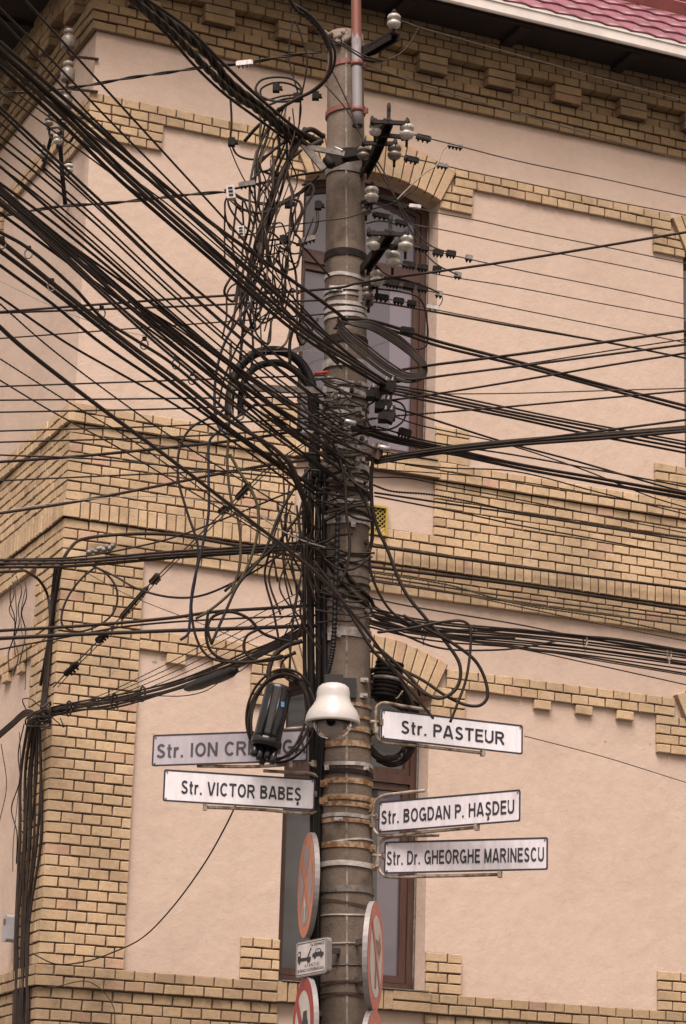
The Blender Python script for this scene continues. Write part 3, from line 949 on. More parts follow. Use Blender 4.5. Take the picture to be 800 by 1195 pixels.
bracket('short iron peg with a lone porcelain insulator high in the upper window', [(424, 238, 14.45), (434, 234, 14.2)],
        [], [(433.5, 227, 14.2, 1.2, 'porcelain'), (427, 245, 14.38, .9, 'porcelain_dirty')], .03)
bracket('short iron peg with two porcelain insulators beside the pale straps of the pole', [(424, 336, 14.45), (438, 332, 14.2)],
        [], [(440, 325, 14.2, 1.22, 'porcelain'), (429, 342, 14.32, 1.0, 'porcelain_dirty'), (430, 352, 14.36, .9, 'porcelain_dirty')], .03)

# painted steel pipe strapped to the pole head
pp0, pp1 = at(417, 147, 14.30), at(414.5, -60, 14.33)
root = thing('steel_pipe', 'flaking red and grey steel pipe strapped upright to the pole head', 'pipe', pp0)
bm = bmesh.new()
tube(bm, [pp0.lerp(pp1, i/10) for i in range(11)], .030, 18)
link('pipe', bm, 'pipe_paint', root)
bm = bmesh.new(); lathe(bm, pp0 - Z*.004, Z, [(.022, 0), (.031, 0), (.031, .012), (.022, .012)], 16, cap=False); link('pipe_end', bm, 'black_iron', root)
for v in (76, 129):
    bm = bmesh.new(); c = pp0.lerp(pp1, (147-v)/207)
    lathe(bm, c - Z*.015, Z, [(.031, 0), (.035, 0), (.035, .032), (.031, .032)], 16, cap=False)
    bar(bm, c + Vector((.03, .02, 0)), c + Vector((.062, .0, 0)), .012, .032)
    link('clip', bm, 'red_band', root)

# ------------------------------------------------------------------ signs

def arc(cx, cy, rx, ry, a0, a1, n=12):
    return [(cx+rx*math.cos(R(a0+(a1-a0)*i/n)), cy+ry*math.sin(R(a0+(a1-a0)*i/n))) for i in range(n+1)]
TH = .17      # stroke weight of the lettering, cap height 1
def glyphs():
    t = TH/2; G = {}
    U = 1-t; L = t
    G['I'] = (.16+t*0, [[(t+.03, 0), (t+.03, 1)]]); G['I'] = (TH+.06, [[(TH/2+.03, 0), (TH/2+.03, 1)]])
    G['T'] = (.70, [[(0, U), (.70, U)], [(.35, 0), (.35, U)]])
    G['E'] = (.62, [[(L, 0), (L, 1)], [(L, U), (.62, U)], [(L, .52), (.58, .52)], [(L, L), (.64, L)]])
    G['H'] = (.74, [[(L, 0), (L, 1)], [(.74-t, 0), (.74-t, 1)], [(L, .53), (.74-t, .53)]])
    G['L'] = (.58, [[(L, 0), (L, 1)], [(L, L), (.58, L)]])
    G['N'] = (.74, [[(L, 0), (L, 1)], [(.74-t, 0), (.74-t, 1)], [(L+.01, .97), (.74-t-.01, .03)]])
    G['M'] = (.88, [[(L, 0), (L, 1)], [(.88-t, 0), (.88-t, 1)], [(L+.03, .97), (.42, .04)], [(.88-t-.03, .97), (.46, .04)]])
    G['A'] = (.78, [[(.06, 0), (.355, 1)], [(.72, 0), (.425, 1)], [(.17, .25), (.61, .25)]])
    G['V'] = (.74, [[(.06, 1), (.335, 0)], [(.68, 1), (.405, 0)]])
    G['P'] = (.66, [[(L, 0), (L, 1)], [(L, U)] + arc(.38, .70, .28-t+.02, .30-t, 90, -90) + [(L, .40+t)]])
    G['R'] = (.74, [[(L, 0), (L, 1)], [(L, U)] + arc(.41, .71, .28-t+.02, .29-t, 90, -90) + [(L, .42+t)], [(.38, .48), (.68, 0)]])
    G['B'] = (.70, [[(L, 0), (L, 1)], [(L, U)] + arc(.38, .75, .25-t+.02, .25-t, 90, -90) + [(L, .50+t)], [(L, .48+t)] + arc(.39, .28, .28-t+.02, .28-t+.0, 90, -90) + [(L, L)]])
    G['D'] = (.74, [[(L, 0), (L, 1)], [(L, U)] + arc(.34, .5, .40-t, .5-t, 90, -90, 16) + [(L, L)]])
    G['O'] = (.80, [arc(.40, .5, .40-t, .5-t+.01, 0, 360, 28)])
    G['C'] = (.74, [arc(.39, .5, .39-t, .5-t+.01, 42, 318, 24)])
    G['G'] = (.80, [arc(.40, .5, .40-t, .5-t+.01, 45, 320, 24) + [(.80-t, .12), (.80-t, .45)], [(.42, .45), (.80, .45)]])
    G['U'] = (.72, [[(L, 1), (L, .34)] + arc(.36, .34, .36-t, .34-t+.01, 180, 360) + [(.72-t, 1)]])
    G['S'] = (.68, [arc(.35, .735, .28-t+.01, .265-t+.01, 22, 250, 16) + arc(.335, .275, .33-t, .275-t+.01, 75, -160, 16)])
    G['r'] = (.40, [[(L, 0), (L, .73)], arc(.30, .42, .30-t-.0, .31-t+.01, 170, 70, 6)])
    G['t'] = (.36, [[(.15, .95), (.15, .20)] + arc(.27, .17, .12, .11, 180, 290, 6), [(0, .66), (.34, .66)]])
    G['.'] = (.20, [[(.10, 0), (.10, .16)]])
    G[' '] = (.26, [])
    w, st = G['S']; G['\u015e'] = (w, st + [[(.34, -.06), (.36, -.13)] + arc(.31, -.20, .09, .065, 60, -130, 6)])
    w, st = G['A']; G['\u0102'] = (w, st + [arc(.39, 1.23, .15, .13, 190, 350, 8)])
    return G
GLY = glyphs()
def stroke_faces(pts, wd):
    """quads along a polyline with mitred joints"""
    n = len(pts); h = wd/2; out = []
    closed = math.dist(pts[0], pts[-1]) < 1e-4
    if closed: pts = pts[:-1]; n -= 1
    Ls, Rs = [], []
    for i in range(n):
        a = pts[(i-1) % n] if (closed or i) else None; b_ = pts[i]; c = pts[(i+1) % n] if (closed or i < n-1) else None
        def nm(p, q):
            d = math.dist(p, q) or 1e-9; return (-(q[1]-p[1])/d, (q[0]-p[0])/d)
        if a and c:
            n1, n2 = nm(a, b_), nm(b_, c); m = (n1[0]+n2[0], n1[1]+n2[1]); l = math.hypot(*m) or 1e-9
            m = (m[0]/l, m[1]/l); k = h/max(.35, m[0]*n1[0]+m[1]*n1[1])
        else:
            m = nm(b_, c) if c else nm(a, b_); k = h
        Ls.append((b_[0]+m[0]*k, b_[1]+m[1]*k)); Rs.append((b_[0]-m[0]*k, b_[1]-m[1]*k))
    for i in range(n if closed else n-1):
        j = (i+1) % n
        out.append((Ls[i], Ls[j], Rs[j], Rs[i]))
    return out
def text_width(body): return sum(GLY[c][0]+.13 for c in body)-.13

def text_mesh(body, bold=.018):
    cu = bpy.data.curves.new('lettering', 'FONT'); cu.body = body; cu.size = 1; cu.offset = bold; cu.resolution_u = 4
    cu.fill_mode = 'FRONT'
    ob = bpy.data.objects.new('lettering', cu); COL.objects.link(ob)
    dg = bpy.context.evaluated_depsgraph_get(); dg.update()
    me = bpy.data.meshes.new_from_object(ob.evaluated_get(dg))
    bpy.data.objects.remove(ob); bpy.data.curves.remove(cu)
    return me

def rrect(x0, x1, y0, y1, r, n=5):
    pts = []
    for cx, cy, a in ((x1-r, y1-r, 0), (x0+r, y1-r, 90), (x0+r, y0+r, 180), (x1-r, y0+r, 270)):
        for i in range(n+1):
            t = R(a+90*i/n); pts.append((cx+r*math.cos(t), cy+r*math.sin(t)))
    return pts

class Flat:
    """flat artwork on a plane: origin, right, up, normal"""
    def __init__(s, o, ax, ay, n): s.o, s.ax, s.ay, s.n = o, ax, ay, n
    def p(s, x, y, d): return s.o + s.ax*x + s.ay*y + s.n*d
    def poly(s, bm, pts, d, mat=0):
        f = bm.faces.new([bm.verts.new(s.p(x, y, d)) for x, y in pts]); f.material_index = mat
        f.normal_update()
        if f.normal.dot(s.n) < 0: f.normal_flip()
        return f
    def prism(s, bm, pts, d0, d1, mat=0):
        a = [bm.verts.new(s.p(x, y, d0)) for x, y in pts]; b_ = [bm.verts.new(s.p(x, y, d1)) for x, y in pts]
        fs = [bm.faces.new(list(reversed(a))), bm.faces.new(b_)]
        for i in range(len(pts)):
            j = (i+1) % len(pts); fs.append(bm.faces.new((a[i], a[j], b_[j], b_[i])))
        for f in fs: f.material_index = mat
    def ring(s, bm, A, B, d, mat=0):
        a = [bm.verts.new(s.p(x, y, d)) for x, y in A]; b_ = [bm.verts.new(s.p(x, y, d)) for x, y in B]
        for i in range(len(A)):
            j = (i+1) % len(A)
            f = bm.faces.new((a[i], a[j], b_[j], b_[i])); f.material_index = mat; f.normal_update()
            if f.normal.dot(s.n) < 0: f.normal_flip()
    def letter(s, body, x0, x1, ybase, cap, d, mat, parent):
        """sign painter's capitals, one mesh"""
        bm = bmesh.new(); k = (x1-x0)/text_width(body); x = x0
        for c in body:
            w, sts = GLY[c]
            for i, st in enumerate(sts):
                for q in stroke_faces(st, TH if c not in '.' else .17):
                    s.poly(bm, [(x+px*k, ybase+py*cap) for px, py in q], d + .0002*i)
            x += (w+.13)*k
        return link('lettering', bm, mat, parent)
    def text(s, body, x0, x1, ybase, cap, d, mat, parent, bold=.018, name='lettering'):
        me = text_mesh(body, bold)
        xs = [v.co.x for v in me.vertices]; mx0, mx1 = min(xs), max(xs)
        ref = text_mesh('H', bold); hy = max(v.co.y for v in ref.vertices)-min(v.co.y for v in ref.vertices)
        y0 = min(v.co.y for v in ref.vertices)
        bpy.data.meshes.remove(ref)
        for v in me.vertices:
            v.co = s.p(x0 + (v.co.x-mx0)/(mx1-mx0)*(x1-x0), ybase + (v.co.y-y0)/hy*cap, d)
        me.materials.clear(); me.materials.append(MAT[mat])
        me.name = name
        o = bpy.data.objects.new(name, me); COL.objects.link(o)
        for p in me.polygons: p.use_smooth = False; p.material_index = 0
        o.parent = parent; o.matrix_parent_inverse = Matrix.Translation(-world_loc(parent))
        return o

def street_sign(label, TL, BL, TR, BR, Y, body, tx0, tx1, capf, tyf, tubes, face='sign_white', ink='ink', extra=None):
    ml = ((TL[0]+BL[0])/2, (TL[1]+BL[1])/2); mr = ((TR[0]+BR[0])/2, (TR[1]+BR[1])/2)
    Pl = at(*ml, Y); Y2 = level(*mr, Pl.z); Pr = at(*mr, Y2)
    ax = Pr-Pl; W = ax.length; ax.normalize()
    n = Vector((ax.y, -ax.x, 0)).normalized()
    h = ((at(*TL, Y)-at(*BL, Y)).length + (at(*TR, Y2)-at(*BR, Y2)).length)/2
    fl = Flat(Pl, ax, Z, n)
    root = thing('street_sign', label, 'street sign', (Pl+Pr)/2, 'street name plates on the pole')
    bm = bmesh.new()
    fl.prism(bm, rrect(0, W, -h/2, h/2, .012), -.004, 0)
    plate = link('plate', bm, face, root)
    bm = bmesh.new()
    fl.ring(bm, rrect(0, W, -h/2, h/2, .012), rrect(.0095, W-.0095, -h/2+.0095, h/2-.0095, .008), .0012)
    link('border', bm, 'ink', plate)
    bm = bmesh.new()
    for x, y in ((.018, h/2-.016), (W-.018, h/2-.016), (.018, -h/2+.016)):
        fl.prism(bm, [(x+.005*math.cos(a), y+.005*math.sin(a)) for a in [R(60*i) for i in range(6)]], 0, .004)
    link('rivet', bm, 'galv', plate)
    span = TR[0]-TL[0]
    fx = lambda u: (u-TL[0])/span*W
    cap = capf*h*1.12
    fl.letter(body, fx(tx0), fx(tx1), -cap/2 + tyf*h, cap, .0022, ink, plate)
    # carrying frame of bent tube behind the plate
    o2 = lambda u, v, d: (lambda q: q)(fl_pt(fl, u, v, d))
    if tubes:
        f_ = None
        for pts in tubes:
            bm = bmesh.new()
            P = [fl_pt(fl, u, v, -.016) for u, v in pts]
            tube(bm, catmull(P, 5) if len(P) > 2 else P, .0095, 10)
            for u, v in (pts[-1], pts[len(pts)//2]):
                q = fl_pt(fl, u, v, -.012)
                box(bm, q, ax, n, Z, .010, .016, .017)
            f_ = link('frame', bm, 'tube', root)
    if extra: extra(fl, root)
    return root, fl

def fl_pt(fl, u, v, d):
    r = ray(u, v); o = Vector((0, 0, CAMZ)); q = fl.o + fl.n*d
    k = (q-o).dot(fl.n)/r.dot(fl.n)
    return o + r*k

street_sign('white street name plate reading Str. PASTEUR, highest plate right of the pole', (444, 827.5), (444, 862), (610, 846), (609.5, 881), 14.40,
            'Str. PASTEUR', 467, 588, .385, -.02, [[(502, 829), (470, 824), (446, 820.5), (439.5, 825), (438, 838), (438, 852), (440, 861), (446, 866), (480, 869.5), (563, 879)], [(432, 842), (444, 843)]])
street_sign('grey white street name plate reading Str. BOGDAN P. HASDEU, its right end tilted upward', (441.5, 936), (441, 971.5), (608, 920.5), (606.5, 959), 14.38,
            'Str. BOGDAN P. HA\u015eDEU', 445, 601, .385, -.02, [[(496, 922.5), (465, 926), (445, 929.5), (437, 937), (435, 950), (434.5, 962), (438, 971), (446, 975), (500, 970.5), (556, 965.5)], [(430, 952), (441, 953)]], face='sign_lilac')
street_sign('grey white street name plate reading Str. Dr. GHEORGHE MARINESCU, lowest plate', (447.5, 982), (448.5, 1020), (639.5, 977), (639, 1015), 14.40,
            'Str. Dr. GHEORGHE MARINESCU', 450.5, 635, .385, -.02, [[(512, 974.5), (475, 976), (451, 978), (443, 984), (441, 996), (441, 1008), (443.5, 1017), (450, 1022.5), (500, 1022.5), (583, 1020.5)], [(434, 998), (448, 999)]], face='sign_lilac')
street_sign('white street name plate reading Str. VICTOR BABES, lower plate left of the pole', (190.5, 897), (190, 935.5), (368, 909.5), (367, 945.5), 14.25,
            'Str. VICTOR BABE\u015e', 211, 351.5, .37, -.02, [[(307, 899.5), (340, 901.5), (365, 903.5), (373, 910), (374.5, 926), (374, 938), (371, 946), (364, 949), (300, 944.5), (239, 942)], [(382, 926), (367, 927)]])
street_sign('greyed street name plate reading Str. ION CREANGA, partly hidden by the black cable coil', (177.5, 857.5), (177.5, 894.5), (359, 851), (359, 888.5), 14.55,
            'Str. ION CREANG\u0102', 182.5, 357, .39, -.02, [[(230, 894), (300, 894.5), (340, 892), (366, 891)], [(300, 854), (368, 848)]], face='sign_grey', ink='ink_grey')

def disc_pts(r, n=48, a0=0, a1=360):
    return [(r*math.cos(R(a0+(a1-a0)*i/n)), r*math.sin(R(a0+(a1-a0)*i/n))) for i in range(n if a1-a0 >= 360 else n+1)]

def traffic_sign(name, label, u, v, Y, nrm, r, rim_mat='sign_back'):
    c = at(u, v, Y); n = Vector((nrm[0], nrm[1], 0)).normalized(); ax = Z.cross(n)
    fl = Flat(c, ax, Z, n)
    root = thing(name, label, 'traffic sign', c, 'round traffic signs on the pole')
    bm = bmesh.new(); fl.prism(bm, disc_pts(r), -.028, 0)
    link('plate', bm, rim_mat, root)
    # fixing lugs back to the pole
    bm = bmesh.new()
    pc = axis_z(c.z)
    for dz in (-.1, .1):
        a = c - n*.02 + Z*dz; d = Vector((pc.x-a.x, pc.y-a.y, 0))
        bar(bm, a, a + d*.85, .012, .03)
    link('lug', bm, 'galv', root)
    return root, fl

# faded no-stopping disc, left
r = .288
root, fl = traffic_sign('traffic_sign', 'faded orange no stopping disc with a small white arrow, seen nearly edge on', 357, 1033, 14.42, (-.985, -.165), r)
bm = bmesh.new()
fl.poly(bm, disc_pts(r*.985), .0015, 0)
for a in (0, 90, 180, 270):      # four faded blue quarters between ring and cross
    t0, t1 = a-45+9, a+45-9
    arc = [(r*.76*math.cos(R(t0+(t1-t0)*i/10)), r*.76*math.sin(R(t0+(t1-t0)*i/10))) for i in range(11)]
    tip = (r*.16*math.cos(R(a)), r*.16*math.sin(R(a)))
    fl.poly(bm, [tip]+arc, .003, 1)
fl.poly(bm, [(-.018, -r*.70), (.018, -r*.70), (.018, -r*.42), (.040, -r*.42), (0, -r*.20), (-.040, -r*.42), (-.018, -r*.42)], .0045, 2)
link('face', bm, None, root, mats=['faded_orange', 'faded_lilac', 'traffic_white'])
# faded no-turn disc, right
r = .292
root, fl = traffic_sign('traffic_sign', 'faded red ringed no turning disc with a brown arrow, right of the pole', 438, 1116.5, 14.12, (.985, -.165), r)
bm = bmesh.new()
fl.poly(bm, disc_pts(r*.985), .0015, 0); fl.poly(bm, disc_pts(r*.74), .003, 1)
fl.poly(bm, [(-.035, -.17), (.02, -.17), (.02, .02), (.09, .02), (.09, -.02), (.17, .06), (.09, .14), (.09, .09), (-.035, .09)], .0045, 2)
d = .7071
fl.poly(bm, [((-r*.8*d)-.016, (r*.8*d)-.016), ((-r*.8*d)+.016, (r*.8*d)+.016), ((r*.8*d)+.016, -(r*.8*d)+.016), ((r*.8*d)-.016, -(r*.8*d)-.016)], .006, 0)
link('face', bm, None, root, mats=['faded_red', 'traffic_white', 'faded_brown'])
# another disc of the same kind just below
r = .292
root, fl = traffic_sign('traffic_sign', 'red ringed disc cut off by the bottom edge, right of the pole', 436.5, 1243, 14.14, (.985, -.20), r)
bm = bmesh.new()
fl.poly(bm, disc_pts(r*.985), .0015, 0); fl.poly(bm, disc_pts(r*.74), .003, 1)
link('face', bm, None, root, mats=['faded_red', 'traffic_white'])
# bright red disc bottom left
r = .288
root, fl = traffic_sign('traffic_sign', 'bright red ringed prohibition disc with a black vehicle symbol, lowest left of the pole', 353, 1203, 14.35, (-.97, -.205), r)
bm = bmesh.new()
fl.poly(bm, disc_pts(r*.985), .0015, 0); fl.poly(bm, disc_pts(r*.74), .003, 1)
fl.poly(bm, rrect(-.02, .15, -.06, .05, .02), .0045, 2)
fl.poly(bm, [(.0, .045), (.02, .10), (.11, .10), (.13, .045)], .0047, 2)
fl.poly(bm, rrect(-.13, -.02, -.09, .02, .02), .0046, 2)
fl.poly(bm, [((-r*.8*d)-.022, (r*.8*d)-.022), ((-r*.8*d)+.022, (r*.8*d)+.022), ((r*.8*d)+.022, -(r*.8*d)+.022), ((r*.8*d)-.022, -(r*.8*d)-.022)], .006, 0)
link('face', bm, None, root, mats=['traffic_red', 'traffic_white', 'ink'])

# tow-away plate
TL, BL, TR, BR = (345, 1105.5), (346, 1141.5), (383.5, 1093), (383, 1132)
Pl = at(345, 1121, 14.36); Pr = at(381.5, 1114, 14.12)
ax = (Pr-Pl); W = ax.length; ax.normalize()
n = Vector((ax.y, -ax.x, 0)).normalized()
ay = n.cross(ax).normalized()
hh = 41.5*pxm(363, 1117, 14.25)
fl = Flat((Pl+Pr)/2, ax, ay, n)
root = thing('tow_away_sign', 'grey white tow away plate showing a tow truck lifting a car', 'traffic sign', (Pl+Pr)/2)
bm = bmesh.new(); fl.prism(bm, rrect(-W/2, W/2, -hh/2, hh/2, .022), -.03, 0)
plate = link('plate', bm, 'sign_back', root)
bm = bmesh.new(); fl.poly(bm, rrect(-W/2+.006, W/2-.006, -hh/2+.006, hh/2-.006, .018), .0015, 0)
fl.ring(bm, rrect(-W/2+.010, W/2-.010, -hh/2+.010, hh/2-.010, .016), rrect(-W/2+.014, W/2-.014, -hh/2+.014, hh/2-.014, .014), .0025, 1)
def wheel(x, y, r=.0095): fl.poly(bm, [(x+r*math.cos(R(30*i)), y+r*math.sin(R(30*i))) for i in range(12)], .0032, 1)
sx = W/.23
sc = lambda pts: [(x*sx, y) for x, y in pts]
fl.poly(bm, sc([(-.098, -.012), (-.098, .028), (-.093, .042), (-.076, .042), (-.076, -.012)]), .003, 1)
fl.poly(bm, sc([(-.094, .018), (-.092, .034), (-.081, .034), (-.081, .018)]), .0038, 0)
fl.poly(bm, sc([(-.076, -.012), (-.076, .006), (-.002, .006), (-.002, -.012)]), .003, 1)
fl.poly(bm, sc([(-.028, .006), (-.018, .006), (.004, .052), (-.003, .054)]), .003, 1)
fl.poly(bm, sc([(.010, .000), (.010, .018), (.028, .024), (.036, .042), (.066, .042), (.078, .022), (.092, .018), (.092, .000)]), .003, 1)
fl.poly(bm, sc([(.036, .024), (.041, .037), (.050, .037), (.050, .024)]), .0038, 0); fl.poly(bm, sc([(.054, .024), (.054, .037), (.063, .037), (.070, .024)]), .0038, 0)
for x, y in ((-.086, -.016), (-.022, -.016), (-.012, -.014), (.028, -.002), (.076, -.002)): wheel(x*sx, y)
link('pictogram', bm, None, plate, mats=['tow_white', 'ink'])
fl.text('Tel. 0259446272', -.005*sx, .096*sx, .060, .015, .0035, 'ink', plate, .012)
fl.text('A T E N \u0162 I E !', -.045*sx, .062*sx, -.046, .016, .0035, 'ink', plate, .008)
fl.text('SE RIDIC\u0102 AUTOVEHICULUL', -.098*sx, .096*sx, -.070, .015, .0035, 'ink', plate, .012)
bm = bmesh.new(); bar(bm, fl.p(W/2-.03, .03, -.03), on_pole(395, 1110), .02, .03); link('lug', bm, 'galv', root)

# ------------------------------------------------------------------ dome camera
c = at(388, 836, 14.02)
root = thing('dome_camera', 'white bell shaped dome security camera mounted on the front of the pole', 'security camera', c)
k = pxm(388, 836, 14.02)
bm = bmesh.new()
prof = [(0.5, 39.5), (8, 39.2), (14, 37.5), (18, 34), (19.5, 29), (19.5, 23), (20.5, 18), (24, 12), (28.5, 6), (31, 0), (32, -6), (32, -9), (30, -9.3), (29.5, -5), (26, 1)]
lathe(bm, c, Z, [(r_*k, h_*k) for r_, h_ in prof], 40, cap=False)
link('housing', bm, 'white_paint', root)
bm = bmesh.new()
lathe(bm, c, Z, [(26*k, 0.5*k), (25*k, -5*k), (24*k, -7*k), (.1*k, -7.5*k)], 32, cap=False)
link('skirt', bm, 'dark_void', root)
bm = bmesh.new()
lathe(bm, c, Z, [(23*k*math.cos(R(t)), (-7 + 21*math.sin(R(t)))*k) for t in range(0, -91, -9)][:-1] + [(.01, -28*k)], 32, cap=False)
link('dome', bm, 'dome', root)
bm = bmesh.new()
cc = c + Z*(-9*k) + Y_*.0
lathe(bm, cc + Y_*.02 - X*.008, -Y_, [(17.5*k*math.cos(R(t)), 17.5*k*math.sin(R(t))) for t in range(-80, 76, 12)], 24)
box(bm, cc + Y_*.03 + Z*.0, X, Y_, Z, 18*k, .025, 7*k)
body = link('camera_body', bm, 'cam_inner', root)
bm = bmesh.new(); lathe(bm, cc - X*.008 - Y_*.04, -Y_, [(5.4*k, 0), (5.4*k, .024), (4.2*k, .027), (3.9*k, .022), (.2*k, .02)], 20); link('lens', bm, 'lens', body)
bm = bmesh.new()
box(bm, c + Z*42*k + Y_*.04, X, Y_, Z, 11*k, .09, 6*k); bar(bm, c + Z*42*k + Y_*.1, c + Z*42*k + Y_*.40 + X*.06, .06, .07)
box(bm, on_pole(407, 803, .012), X, Y_, PAX, 9*k, .012, 12*k)
link('mount', bm, 'plastic_black', root)

# ------------------------------------------------------------------ splice closure
a, b_ = at(325.5, 803, 14.12), at(309, 873, 14.08)
root = thing('splice_closure', 'glossy black cylindrical cable splice closure hanging in the cable coil', 'splice closure', a)
d = (b_-a); Ls = d.length
bm = bmesh.new()
lathe(bm, a, d, [(.060, -.006), (.068, -.003), (.073, .004), (.074, .02), (.076, Ls*.8), (.077, Ls*.86)], 28)
body = link('body', bm, 'plastic_black', root)
bm = bmesh.new(); lathe(bm, a, d, [(.080, Ls*.86), (.085, Ls*.88), (.085, Ls*.95), (.075, Ls)], 28); link('collar', bm, 'plastic_black', root)
ux = d.normalized().cross(Y_).normalized()
for q, s in ((-.055, .09), (-.02, .07), (.018, .085), (.05, .07), (.0, .1)):
    bm = bmesh.new(); st = a + d.normalized()*Ls*.98 - ux*q + Y_*(.02 if q == 0 else -.012)
    lathe(bm, st, d, [(.020, 0), (.020, s*.8), (.013, s)], 12); link('port', bm, 'plastic_black', root)
bm = bmesh.new(); q = at(329.5, 822, 14.035); box(bm, q, X, Y_, Z, .009, .002, .014); link('sticker', bm, 'blue', body)
for sgn in (-1,):
    bm = bmesh.new()
    tube(bm, [a + d*.02 - Y_*.07 + ux*(.02), a + d*.86 - Y_*.082 + ux*.02], .006, 8); tube(bm, [a + d*.02 - Y_*.07 - ux*.03, a + d*.86 - Y_*.082 - ux*.03], .006, 8)
    link('rib', bm, 'plastic_black', body)

# ------------------------------------------------------------------ goosenecks, bracket bar
root = thing('cable_gooseneck', 'pair of thick black pipes bent over into a hook left of the pole', 'conduit', at(366, 470, 14.4))
for pts, w in (([(267, 486), (268, 462), (273, 442), (282, 425), (297, 413), (315, 409), (332, 411), (347, 420), (358, 434), (364, 450), (367, 475), (368, 520), (368, 560)], 11),
               ([(281, 484), (281, 462), (286, 443), (296, 430), (312, 424), (328, 424), (342, 431), (353, 442), (360, 452), (363, 480), (364, 560)], 8.5)):
    bm = bmesh.new(); P = [at(u, v, 14.42 - .12*max(0, (360-u)/100)) for u, v in pts]
    tube(bm, catmull(P, 6), w/2*pxm(300, 440, 14.4), 14)
    link('pipe', bm, 'conduit', root)
root = thing('steel_crossarm', 'flat grey steel bar holding the hooked black pipes to the pole', 'bracket', at(375, 456, 14.45))
bm = bmesh.new(); bar(bm, at(269, 451, 14.28), at(376, 456, 14.36), .012, .038); bar(bm, at(269, 454.5, 14.27), at(376, 459.5, 14.35), .03, .006); link('bar', bm, 'galv', root)
bm = bmesh.new(); tube(bm, catmull([at(270, 455, 14.25), at(270, 480, 14.25), at(276, 490, 14.25), at(283, 488, 14.25), at(285, 455, 14.25)], 6), .006, 8); link('hook', bm, 'galv', root)
root = thing('steel_strut', 'pale flat steel strip slanting from the pole across the window edge', 'bracket', at(375, 398, 14.4))
bm = bmesh.new(); bar(bm, at(340, 411, 14.38), at(374, 397, 14.38), .006, .030); link('strip', bm, 'galv', root)

kr0 = random.Random(9)
MAT['chip'] = worn('exposed_render', (.26, .20, .16), (.42, .34, .28), .95, 60)
# ------------------------------------------------------------------ vent cover on the facade
def on_R(u, v, p):
    r = ray(u, v); o = Vector((0, 0, CAMZ)); q = CORNER + FR.out*p
    k = (q-o).dot(FR.out)/r.dot(FR.out); return o + r*k
def on_L(u, v, p):
    r = ray(u, v); o = Vector((0, 0, CAMZ)); q = CORNER + FL.out*p
    k = (q-o).dot(FL.out)/r.dot(FL.out); return o + r*k
c = on_R(440, 608, .02)
root = thing('vent_cover', 'yellow painted lattice vent cover on the wall under the upper window', 'vent', c)
bm = bmesh.new(); w2, h2 = .075, .115
fl = Flat(c, EV, Z, FR.out)
fl.prism(bm, [(-w2, -h2), (w2, -h2), (w2, h2), (-w2, h2)], -.02, .005)
link('backing', bm, 'dark_void', root)
bm = bmesh.new()
for s, t in (((-w2, -h2), (-w2+.016, h2)), ((w2-.016, -h2), (w2, h2)), ((-w2+.017, -h2), (w2-.017, -h2+.016)), ((-w2+.017, h2-.016), (w2-.017, h2))):
    fl.prism(bm, [(s[0], s[1]), (t[0], s[1]), (t[0], t[1]), (s[0], t[1])], .006, .03)
link('frame', bm, 'yellow_metal', root)
bm = bmesh.new()
def clipseg(x, y, dx, dy):
    lo, hi = -1e9, 1e9
    for p_, d_, m_ in ((x, dx, w2-.014), (y, dy, h2-.014)):
        t0, t1 = (-m_-p_)/d_, (m_-p_)/d_
        if t0 > t1: t0, t1 = t1, t0
        lo, hi = max(lo, t0), min(hi, t1)
    return (lo, hi) if lo < hi else None
for i in range(-5, 6):
    for sg in (1, -1):
        r_ = clipseg(i*.037, 0, .7, .7*sg)
        if r_:
            A = fl.p(i*.037+.7*r_[0], .7*sg*r_[0], .012 + sg*.002); B = fl.p(i*.037+.7*r_[1], .7*sg*r_[1], .012+sg*.002)
            bar(bm, A, B, .006, .005, FR.out)
link('lattice', bm, 'yellow_metal', root)

bm = bmesh.new()
for u, v, w_, h_ in ((706, 865, 4, 1.6), (758, 868, 3, 1.2), (180, 772, 6, 3.5), (189, 769, 4, 2.5), (166, 702, 3.5, 9), (240, 1098, 1, 3), (577, 858, 2, 1.2), (178, 856, 4, 1), (205, 770, 2, 1.5)):
    c = on_R(u, v, .001); k = pxm(u, v, c.y); n_ = 9
    ps = [c + EV*(w_*k*.6*math.cos(2*math.pi*i/n_)*kr0.uniform(.5, 1.1)) + Z*(h_*k*.6*math.sin(2*math.pi*i/n_)*kr0.uniform(.5, 1.1)) for i in range(n_)]
    bm.faces.new([bm.verts.new(q + FR.out*.002) for q in ps])
bmesh.ops.recalc_face_normals(bm, faces=bm.faces)
link('plaster_damage', bm, 'chip', building)
# ------------------------------------------------------------------ insulators on the side wall
for u, v, lab in ((80, 46, 'highest grey porcelain insulator on the side wall just under the cornice'), (79, 84, 'middle grey porcelain insulator on the side wall above the crossing cable'), (76, 116, 'lowest grey porcelain insulator on the side wall below the crossing cable')):
    P = on_L(u, v, .22)
    root = thing('wall_insulator', lab, 'insulator', P, 'large wall insulators on the side wall')
    insulator(P, 1.6, root, 'porcelain_dirty', prof=CUP)
    bm = bmesh.new(); q = P - Z*.11
    tube(bm, [P - Z*.05, q, q + Vector((.02, .01, -.02)), q - FL.out*.24], .012, 8); link('hook', bm, 'rust_brown', root)
P = on_L(66, 190, .12)
root = thing('wall_bracket', 'slanting iron bracket with a cluster of small insulators on the side wall', 'bracket', P)
bm = bmesh.new()
tube(bm, [on_L(70, 168, .30), on_L(72, 200, .14), on_L(76, 240, .02)], .018, 8)
tube(bm, [on_L(60, 158, .30), on_L(50, 196, .14), on_L(74, 215, .02)], .014, 8)
